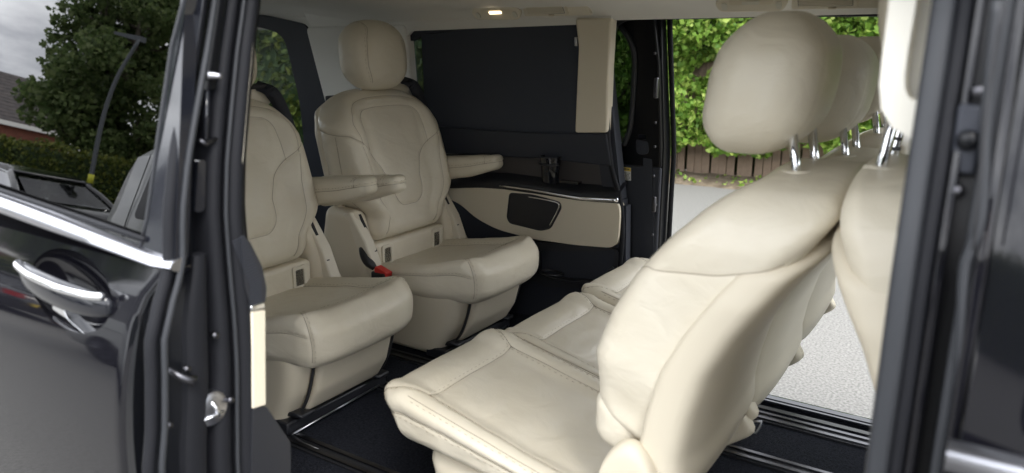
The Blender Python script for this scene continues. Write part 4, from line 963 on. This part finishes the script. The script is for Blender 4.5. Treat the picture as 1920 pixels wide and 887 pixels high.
    for sy in (-.145, .145):
        a = arc_round([np.array((-1.816, yc+sy+y, z)) for y, z in [(-.030, .862), (.030, .862), (.030, .945), (-.030, .945)]], .010); b = arc_round([np.array((-1.816, yc+sy+y, z)) for y, z in [(-.018, .876), (.018, .876), (.018, .932), (-.018, .932)]], .006)
        f_ = bevel(MB().ring(a, b, (-.012, 0, 0)).build('child_seat_socket', 'beige_light', t), .002)
        MB().prism([p+np.array([-.006, 0, 0]) for p in b], [p+np.array([-.007, 0, 0]) for p in b]).build('socket_inside', 'seatdark', f_)
        MB().prism([p*np.array([1, 1, 1])+np.array([-.0058, .009, 0]) for p in b[:]], [p+np.array([-.0065, .009, 0]) for p in b]).build('socket_lining', 'beige_plastic', f_) if False else None
    # side covers at the recliner, near side with slotted plate
    for sy, nm in ((-1, 0), (1, 1)):
        yy = yc+sy*.242
        def dside(p, sy=sy, yy=yy):
            v = p[:, 2]/.44+.5; x = -1.90+p[:, 0]*(.85+.25*sstep(0, .5, v)-.38*sstep(.62, 1., v)) - .03*v; return np.stack([x, yy+p[:, 1], .65+.44*v*1.0], 1)
        softbox('recliner_cover', (.21, .075, .44), .036, .014, 'beige_plastic', t, dside, (), 0, 0)
        pl = [np.array((-1.905, 0, 1.075)), np.array((-1.868, 0, 1.082)), np.array((-1.800, 0, .985)), np.array((-1.765, 0, .90)), np.array((-1.74, 0, .86)), np.array((-1.775, 0, .845)), np.array((-1.815, 0, .90))]
        q1 = [p+np.array([0, yy-.025+.012*sy, 0]) for p in pl]; q2 = [p+np.array([0, yy+.020+.012*sy, 0]) for p in pl]
        pt = bevel(MB().prism(q1, q2).build('recliner_track', 'beige_light', t), .006, 3)
        MB().prism([np.array((-1.872, yy-.006, 1.058)), np.array((-1.80, yy-.006, .935)), np.array((-1.80, yy+.006, .935)), np.array((-1.872, yy+.006, 1.058))], [np.array((-1.855, yy-.006, 1.072)), np.array((-1.783, yy-.006, .945)), np.array((-1.783, yy+.006, .945)), np.array((-1.855, yy+.006, 1.072))]).build('track_slot', 'seatdark', pt)
        if sy < 0:
            MB().tube(curve([(-1.825, yy-.030, .960), (-1.80, yy-.036, .925), (-1.765, yy-.030, .892)], 4), [.010, .013, .015, .016, .017, .018, .017, .014, .010][:9], 10).build('recliner_lever', 'black_plastic', t, True)
            bk = bevel(MB().box((-1.775, yy-.045, .81), (-1.705, yy-.003, .885)).build('belt_buckle', 'black_plastic', t), .009, 3)
            bevel(MB().prism([(-1.760, yy-.042, .882), (-1.706, yy-.042, .868), (-1.706, yy-.006, .868), (-1.760, yy-.006, .882)], [(-1.756, yy-.040, .903), (-1.702, yy-.040, .886), (-1.702, yy-.008, .886), (-1.756, yy-.008, .903)]).build('release_button', 'red', bk), .003)
    # armrests
    for sy in (-1, 1):
        def darm(p, sy=sy):
            u = p[:, 0]/.40+.5; h = p[:, 2]/.085+.5; z = 1.118+.040*u+.085*h - (1-h)*.020*(1-sstep(0, .6, u)) + (1-h)*.028*sstep(.55, 1, u)
            return np.stack([-1.99+u*.385, yc+sy*.290+p[:, 1]*(1-.12*sstep(.7, 1, u)), z], 1)
        softbox('armrest', (.40, .078, .085), .028, .007, 'leather', t, darm, [([(-1, -1, 0), (1, -1, .05), (1, 1, .05), (-1, 1, 0)], .003, .004), ([(.72, -1, .05), (.70, -.9, 1), (.70, .9, 1), (.72, 1, .05)], .003, .004)], .002, .0008)
    # shoulder belt from the corner of the backrest
    sb = []
    gd = softbox('belt_guide', (.09, .14, .07), .03, .012, 'leather', t, lambda p: np.stack([-2.055+p[:, 0], yc+.185+p[:, 1]+.0, 1.492+p[:, 2]-.10*p[:, 1]], 1), (), 0, 0)
    MB().box((-2.045, yc+.16, 1.515), (-2.005, yc+.225, 1.530)).build('belt_slot', 'seatdark', gd)
    path = [(-2.03, yc+.195, 1.528), (-1.985, yc+.225, 1.502), (-1.975, yc+.262, 1.42), (-1.965, yc+.290, 1.30), (-1.955, yc+.305, 1.15), (-1.945, yc+.315, 1.0), (-1.935, yc+.32, .85), (-1.93, yc+.32, .72)]
    path = curve(path, 5); V = []; k_ = len(path)
    for i, p in enumerate(path):
        d = path[min(i+1, k_-1)]-path[max(i-1, 0)]; d /= np.linalg.norm(d); wdir = np.array([.55, .83, 0]) if i > 4 else np.array([.2, .9, .3]); wdir -= d*(wdir@d); wdir /= np.linalg.norm(wdir); nn_ = np.cross(d, wdir)*.0009
        V += [p-wdir*.023-nn_, p+wdir*.023-nn_, p+wdir*.023+nn_, p-wdir*.023+nn_]
    MB().add(V, [(i*4+j, i*4+(j+1) % 4, (i+1)*4+(j+1) % 4, (i+1)*4+j) for i in range(k_-1) for j in range(4)]).build('seat_belt', 'strap', t, True)
    # moulded base
    def dbase(p):
        h = p[:, 2]/.27+.5; s = p[:, 1]/.19; u = p[:, 0]/.36+.5; z = .575+.265*h
        front = np.interp(z, [.57, .62, .70, .78, .85], [-1.555, -1.53, -1.478, -1.455, -1.45]); x = front-(1-u)*(.42+.0*h)
        return np.stack([x, yc+s*.205*(1+.05*h), z], 1)
    softbox('seat_base', (.36, .38, .27), .035, .014, 'beige_plastic', t, dbase, (), 0, 0)
    def dfront(p):
        h = p[:, 2]/.20+.5; z = .628+.215*h; s = p[:, 1]/.15
        return np.stack([np.interp(z, [.57, .62, .70, .78, .85], [-1.540, -1.517, -1.466, -1.443, -1.44])+p[:, 0]+.004, yc+.008+s*.148, z], 1)
    softbox('base_front_panel', (.03, .30, .20), .013, .012, 'beige_plastic', t, dfront, (), 0, 0)
    for sy in (-1, 1):
        MB().tube(curve([(np.interp(z, [.57, .62, .70, .78, .85], [-1.538, -1.513, -1.460, -1.437, -1.435]), yc+.008+sy*(.158+.006*math.sin((z-.6)*12)), z) for z in (.63, .68, .74, .79, .84)], 4), .0048, 6).build('base_gap', 'seatdark', t, True)
    # floor frame, foot levers, bright cross bar
    bevel(MB().box((-1.60, yc-.205, FL+.006), (-1.505, yc+.205, FL+.045)).build('foot_frame', 'black_plastic', t), .006)
    for sy in (-.15, .165): bevel(MB().prism([(-1.55, yc+sy-.03, .615), (-1.50, yc+sy-.035, .632), (-1.475, yc+sy-.025, .622), (-1.48, yc+sy+.03, .620), (-1.55, yc+sy+.03, .612)], [(-1.55, yc+sy-.03, .632), (-1.50, yc+sy-.035, .648), (-1.475, yc+sy-.025, .634), (-1.48, yc+sy+.03, .634), (-1.55, yc+sy+.03, .630)]).build('release_lever', 'black_plastic', t), .006, 3)
    MB().tube([(-1.495, yc-.20, FL+.014), (-1.495, yc+.16, FL+.022)], .0032, 6).tube([(-1.495, yc-.20, FL+.014), (-1.44, yc-.207, FL+.008), (-1.38, yc-.208, FL+.008)], .003, 6).build('cross_bar', 'satin', t, True)
    return t
c2 = captain(.44, 'cream leather rear seat by the far window with red belt buckle')
c1s = dup(c2, (-1.805, -.22, FL), 'cream leather rear seat nearest the sliding door frame, partly cut off by it', skip=[c for c in c2.children if c.name in ('armrest',)])
def bench_seat(yc, label, face=-1, name='bench_seat', cat='seat', group='cream rear-facing seats of the middle row', xo=0., full=True, prof=None):
    t = thing(name, (-.45 if face < 0 else .05, yc, FL), label, cat, group)
    pz, pf_, pr_ = prof
    W_, T_ = .455, .20; zb, ztp = pz[0], pz[-1]; H_ = ztp-zb
    def dback(p):
        z = p[:, 2]+H_/2; v = z/H_; s = p[:, 1]/(W_/2); tt = -p[:, 0]/T_+.5 if face < 0 else p[:, 0]/T_+.5
        wid = .93+.07*sstep(.12, .34, v)-.10*sstep(.82, 1.05, v); z2 = z-.035*np.abs(s)**3*sstep(.6, 1, v)
        z2 = z2 - (.02*(1-v)*(1-tt)) + .07*(1-v)**2*np.clip(tt, 0, 1)
        zz = zb+z2; X = np.interp(zz, pz, pr_)*(1-tt)+np.interp(zz, pz, pf_)*tt
        X += face*(.0*tt - .035*(1-sstep(.45, .8, np.abs(s)))*np.clip(tt*1.4-.4, 0, 1)*sstep(0, .2, v)*(1-.6*sstep(.75, 1, v)))
        return np.stack([X, yc+s*wid*W_/2, zz], 1)
    f = 1 if face > 0 else -1
    g = lambda pts: [(f, s, v*2-1) for s, v in pts]
    sv_ = .50
    seams = [(g([(-.60, .60), (-.60, .88), (-.5, .91), (.5, .91), (.60, .88), (.62, .60)]), .0035, .0045),
             ([(-f, -1, .62), (-.2*f, -1, .47), (f*.75, -1, .40), (f, -.97, .40)]+g([(-.80, .66), (-.60, .60), (-.36, .38), (-.28, .22), (.28, .22), (.36, .38), (.60, .60), (.80, .66)])+[(f, .97, .40), (f*.75, 1, .40), (-.2*f, 1, .47), (-f, 1, .62)], .0018, .004),
             (g([(-.72, .6), (-.70, .3), (-.72, .02)]), .004, .005), (g([(.72, .6), (.70, .3), (.72, .02)]), .004, .005),
             ([(-f*.90, -1, .55), (-f*.88, -1, .4), (-f*.84, -1, 0), (-f*.86, -1, -.95)], .0035, .005), ([(-f*.90, 1, .55), (-f*.88, 1, .4), (-f*.84, 1, 0), (-f*.86, 1, -.95)], .0035, .005)]
    back = softbox('backrest', (T_, W_, H_), .042, .0055, 'leather', t, dback, seams, .002, .0016, 6, stitch=False)
    def dshell(p):
        z = p[:, 2]+.30; v = z/.60; s = p[:, 1]/.21; tt = (p[:, 0]/.045+.5); tt = 1-tt if face < 0 else tt
        zz = (ztp-.085)-(1-v)*.52-.04*np.abs(s)**3*sstep(.6, 1, v)
        X = np.interp(zz, [.5, .70]+list(pz), [pr_[0]+face*.12, pr_[0]+face*.06]+list(pr_))-face*(.026-.06*tt) + face*.020*np.abs(s)**4 + face*.02*np.exp(-(v/.06)**2)
        return np.stack([X, yc+s*.2262*(1-.05*sstep(.85, 1, v)), zz], 1)
    softbox('back_shell', (.055, .452, .60), .016, .016, 'beige_plastic', t, dshell, (), 0, 0)
    def dshell2(p):
        z = p[:, 2]+.22; v = z/.44; s = p[:, 1]/.17; tt = (p[:, 0]/.03+.5); tt = 1-tt if face < 0 else tt
        zz = (ztp-.17)-(1-v)*.42
        X = np.interp(zz, [.5, .70]+list(pz), [pr_[0]+face*.12, pr_[0]+face*.06]+list(pr_))-face*(.030-.03*tt)+face*.010*np.abs(s)**3
        return np.stack([X, yc+s*.165, zz], 1)
    softbox('shell_panel', (.03, .34, .44), .014, .02, 'beige_plastic', t, dshell2, (), 0, 0)
    # headrest on two posts
    hx = xo; hz = 1.592 if face < 0 else 1.69
    def dhead(p):
        v = p[:, 2]/.122; s = p[:, 1]/.135; tt = p[:, 0]/.105
        X = hx+p[:, 0]*(1-.34*np.clip(v, 0, 1)**2-.12*np.clip(-v, 0, 1)**2) + face*(.012*np.clip(-v, 0, 1)**2 - .012*s*s*np.clip(tt*face*1.2, 0, 1)) - face*.016*v
        return np.stack([X, yc+p[:, 1]*(1.0-.12*np.clip(v, 0, 1)**2-.16*np.clip(-v, 0, 1)**2), hz-.004+p[:, 2]*(1-.08*s*s)*np.where(v > 0, .965, 1)], 1)
    hd = softbox('headrest', (.186, .265, .236), .072, .0065, 'leather', t, dhead, [([(f, -.62, -1), (f, -.64, 0), (f, -.56, .6), (.5*f, -.50, 1), (-.5*f, -.5, 1), (-f, -.55, .6), (-f, -.60, -1)], .0022, .004), ([(f, .62, -1), (f, .64, 0), (f, .56, .6), (.5*f, .50, 1), (-.5*f, .5, 1), (-f, .55, .6), (-f, .60, -1)], .0007, .005)], .001, .0012, 8, thread=False)
    for y in (-.072, .072):
        MB().tube([(hx-face*.072, yc+y, ztp-.06), (hx-face*.066, yc+y, ztp), (hx-face*.050, yc+y, hz-.06)], .0078, 12).build('post', 'chrome', hd, True)
        cz = np.interp(hx-face*.03, [0, 1], [0, 0])
        bevel(MB().tube([(hx-face*.066, yc+y, ztp-.020), (hx-face*.065, yc+y, ztp+.001)], [.028, .023], 20).build('post_guide', 'beige_light', t, True), .003)
    if not full: return t, hd
    # cushion
    L_, Wc, Hc = .52, .462, .125; xf = -1.085; zt = .934
    def dcush(p):
        u = -p[:, 0]/L_+.5; s = p[:, 1]/(Wc/2); h = p[:, 2]/Hc+.5      # u = 1 at the free front edge
        x = xf+L_*(1-u); x = x+.028*np.abs(s)**4*sstep(.75, 1, u); z = zt-Hc+h*Hc - .125*(1-u)*(.35+.65*h)
        z += h*(.014*sstep(.55, .8, np.abs(s))-.012*(1-s*s)*sstep(0, .3, u)*(1-sstep(.7, .9, u))-.020*sstep(.80, 1, u)); z += (1-h)*(.035*sstep(.8, 1, u)*0+.0)
        x += (1-h)*.05*sstep(.8, 1, u)
        return np.stack([x, yc+s*Wc/2*(1+.02*sstep(.6, 1, u))*(1-.10*(1-h)), z], 1)
    gt = lambda pts: [(-(u*2-1), s, 1) for u, s in pts]
    cs_ = [(gt([(.0, -.72), (.50, -.71), (.755, -.70)]), .0036, .0036), (gt([(.0, .72), (.50, .71), (.755, .70)]), .0036, .0036), (gt([(.755, -.70), (.765, 0), (.755, .70)]), .0036, .0036),
           (gt([(.755, -.70), (.90, -.86), (.99, -.93)])+[(-1, -.95, .3)], .0035, .0045), (gt([(.755, .70), (.90, .86), (.99, .93)])+[(-1, .95, .3)], .0035, .0045),
           ([(1, -1, .25), (0, -1, .25), (-1, -1, .15), (-1, 1, .15), (0, 1, .25), (1, 1, .25)], .0035, .0045), (gt([(0, -.90), (.6, -.91), (.8, -.92)]), .0008, .0025), (gt([(0, .90), (.6, .91), (.8, .92)]), .0008, .0025)]
    softbox('cushion', (L_, Wc, Hc), .038, .0055, 'leather', t, dcush, cs_, .003, .0022, 8)
    def dbase(p):
        h = p[:, 2]/.26+.5; s = p[:, 1]/.2; u = p[:, 0]/.56+.5; z = .578+.21*h-.06*u*h; x = -.965+.06*(1-h)+u*(.42-.04*(1-h))
        return np.stack([x, yc+s*.185, z], 1)
    softbox('seat_base', (.56, .40, .26), .04, .018, 'beige_plastic', t, dbase, (), 0, 0)
    for sy in (-1, 1):
        def dside(p, sy=sy):
            v = p[:, 2]/.36+.5; x = -.445-.15*(1-sstep(.25, .72, v))+p[:, 0]*(1.0-.45*sstep(.6, 1., v)); return np.stack([x, yc+sy*.246+p[:, 1], (.60)+.395*v-.06*(p[:, 0]/.1)**2*sstep(.5, 1, v)], 1)
        softbox('recliner_cover', (.20, .045, .36), .022, .012, 'beige_plastic', t, dside, (), 0, 0)
    softbox('lower_back_roll', (.09, .42, .11), .035, .012, 'leather', t, lambda p: np.stack([-.500+p[:, 0], yc+p[:, 1], .985+p[:, 2]-.3*p[:, 0]], 1), (), 0, .002)
    bevel(MB().box((-.96, yc-.17, FL+.006), (-.50, yc+.17, FL+.02)).build('foot_frame', 'black_plastic', t), .004)
    return t, hd
bz = [.93, .97, 1.04, 1.126, 1.202, 1.285, 1.35, 1.405, 1.452]
bf = [-.47, -.505, -.537, -.540, -.512, -.466, -.41, -.355, -.315]
br = [-.375, -.378, -.368, -.346, -.308, -.254, -.204, -.168, -.150]
b1, _ = bench_seat(-.352, 'largest cream leather seat, rear-facing, beside the doorway in the foreground', prof=(bz, bf, br), xo=-.322)
p = P(1405, 790, 'y', -.10); q_ = P(1428, 790, 'y', -.10); r_ = P(1418, 812, 'y', -.10); MB().tube([p, q_, q_*.5+r_*.5+(.002, 0, 0), r_, r_-(.02, 0, 0)], .0028, 8).build('floor_hook', 'satin', b1, True)
dup(b1, (-.45, .118, FL-.030), 'middle cream leather rear-facing seat, its headrest just behind the foreground one', skip=[c for c in b1.children if c.name.startswith('floor_hook')])
dup(b1, (-.45, .585, FL-.026), 'farthest cream leather rear-facing seat, beside the open far doorway', skip=[c for c in b1.children if c.name.startswith('floor_hook')])
dzz = [.90, 1.04, 1.18, 1.255, 1.33, 1.40, 1.48]
dr_ = [.0, -.02, -.06, -.088, -.125, -.150, -.165]; df_ = [.15, .135, .10, .075, .035, .0, -.03]
ds, dh = bench_seat(-.43, 'cream leather front seat with chrome headrest posts, half hidden by the door pillar', face=1, name='front_seat', group=None, xo=-.060, full=False, prof=(dzz, df_, dr_))
def dfc(p):
    return np.stack([.28+p[:, 0], -.43+p[:, 1], .90+p[:, 2]], 1)
softbox('cushion', (.50, .46, .15), .04, .015, 'leather', ds, dfc, (), 0, .001)
bevel(MB().box((.06, -.62, FL), (.5, -.24, .83)).build('seat_base', 'dark_trim', ds), .02)
# stand the visible steel post of the front seat proud, with its notches
mb = MB()
for k in range(5): mb.tube([(-.128, -.43+.072-.007, 1.49+.016*k), (-.116, -.43+.072-.007, 1.49+.016*k)], .003, 5)
mb.build('notch', 'steel', dh, True)
# ================================================================== THE PHOTOGRAPHER (seen only as a dark mirror image in the paint)
def skinned(name, verts, edges, radii, m, parent, sub=1, root=0):
    me = bpy.data.meshes.new(name); V = np.array(verts, float)-rootloc(parent); me.from_pydata([tuple(v) for v in V], edges, []); me.materials.append(M[m])
    o = bpy.data.objects.new(name, me); COL.objects.link(o); o.parent = parent
    s = o.modifiers.new('skin', 'SKIN'); 
    for i, r_ in enumerate(radii):
        sv__ = me.skin_vertices[0].data[i]; sv__.radius = (r_, r_) if not hasattr(r_, '__len__') else r_; sv__.use_root = (i == root)
    u_ = o.modifiers.new('sub', 'SUBSURF'); u_.levels = u_.render_levels = sub; s.use_smooth_shade = True
    return o
px_, py_ = .10, -2.16
person = thing('person', (px_, py_, 0), 'person in dark jacket holding up a phone, mirrored in the front door paint', 'person')
bodyv = [(px_, py_, .95), (px_, py_, 1.15), (px_, py_, 1.36), (px_, py_, 1.47), (px_, py_+.02, 1.55),
         (px_-.10, py_, .88), (px_-.11, py_+.02, .48), (px_-.12, py_-.02, .09), (px_-.12, py_+.12, .04),
         (px_+.10, py_, .88), (px_+.11, py_+.02, .48), (px_+.13, py_-.02, .09), (px_+.13, py_+.12, .04),
         (px_-.19, py_, 1.42), (px_-.26, py_+.08, 1.18), (px_-.19, py_+.32, 1.42), (px_+.19, py_, 1.42), (px_+.24, py_+.08, 1.18), (px_+.07, py_+.33, 1.44)]
edges = [(0, 1), (1, 2), (2, 3), (3, 4), (0, 5), (5, 6), (6, 7), (7, 8), (0, 9), (9, 10), (10, 11), (11, 12), (2, 13), (13, 14), (14, 15), (2, 16), (16, 17), (17, 18)]
radii = [(.16, .11), (.15, .105), (.19, .12), (.07, .07), (.055, .055), .10, .07, .05, .04, .10, .07, .05, .04, .075, .055, .04, .075, .055, .04]
skinned('body', bodyv, edges, radii, 'jacket', person, 2)
# head
bm = bmesh.new(); bmesh.ops.create_uvsphere(bm, u_segments=32, v_segments=24, radius=1)
for v in bm.verts:
    x, y, z = v.co; jaw = 1-.28*max(0, -z); nose = .028*math.exp(-((x/.16)**2+((z+.12)/.22)**2)) if y > 0 else 0; eye = -.012*(math.exp(-(((x-.34)/.16)**2+((z-.10)/.10)**2))+math.exp(-(((x+.34)/.16)**2+((z-.10)/.10)**2))) if y > 0 else 0
    mouth = -.006*math.exp(-((x/.3)**2+((z+.48)/.05)**2)) if y > 0 else 0
    v.co = (px_+x*.075*jaw, py_+.05+y*.095*(1-.1*max(0, -z))+nose+eye+mouth, 1.66+z*.118)
mh = bpy.data.meshes.new('head'); bm.to_mesh(mh); bm.free()
V = [tuple(v.co) for v in mh.vertices]; F = [tuple(p.vertices) for p in mh.polygons]
hd_ = mk('head', V, F, 'skin', person)
mk('hair', [(px_+(x-px_)*1.06, py_+.05+(y-py_-.05)*1.06-.006, 1.66+(z-1.66)*1.06+.004) for x, y, z in V], [f_ for f_ in F if np.mean([V[i][2] for i in f_]) > 1.70 or (np.mean([V[i][1] for i in f_]) < py_+.03 and np.mean([V[i][2] for i in f_]) > 1.62)], 'hair', hd_)
for s in (-1, 1): MB().tube([(px_+s*.072, py_+.045, 1.675), (px_+s*.083, py_+.035, 1.66), (px_+s*.074, py_+.045, 1.635)], [.008, .012, .007], 8).build('ear', 'skin', hd_, True)
# hands round the phone
def hand(side):
    wx = (px_-.19 if side < 0 else px_+.07); w0 = np.array([wx, py_+.33, 1.43]); tgt = np.array([side*.078+.0, -1.715, 1.60])
    d = (tgt-w0); pv = [w0, w0+d*.45, tgt]; ph = skinned('hand', pv, [(0, 1), (1, 2)], [.024, (.030, .022), (.036, .018)], 'skin', person, 2)
    for k, (l, dz_) in enumerate(((.075, .030), (.085, .010), (.08, -.010), (.062, -.029))):
        b0 = tgt+np.array([0, 0, dz_]); p1 = b0+np.array([side*.006, .032, .004]); p2 = p1+np.array([-side*.012, .020, .0]); p3 = p2+np.array([-side*.024, .004, 0])*(l/.08)
        skinned('finger', [b0, p1, p2, p3], [(0, 1), (1, 2), (2, 3)], [.010, .0095, .0085, .0075], 'skin', ph, 2)
    b0 = tgt+np.array([0, -.01, .028]); skinned('thumb', [b0, b0+np.array([-side*.02, -.016, .018]), b0+np.array([-side*.045, -.012, .022])], [(0, 1), (1, 2)], [.012, .010, .0085], 'skin', ph, 2)
hand(-1); hand(1)
ph_ = bevel(MB().box((-.078, -1.692, 1.605), (.078, -1.684, 1.678)).build('mobile_phone', 'seatdark'), .003)
tag(ph_, 'dark mobile phone held up sideways in both hands of the person outside', 'phone')
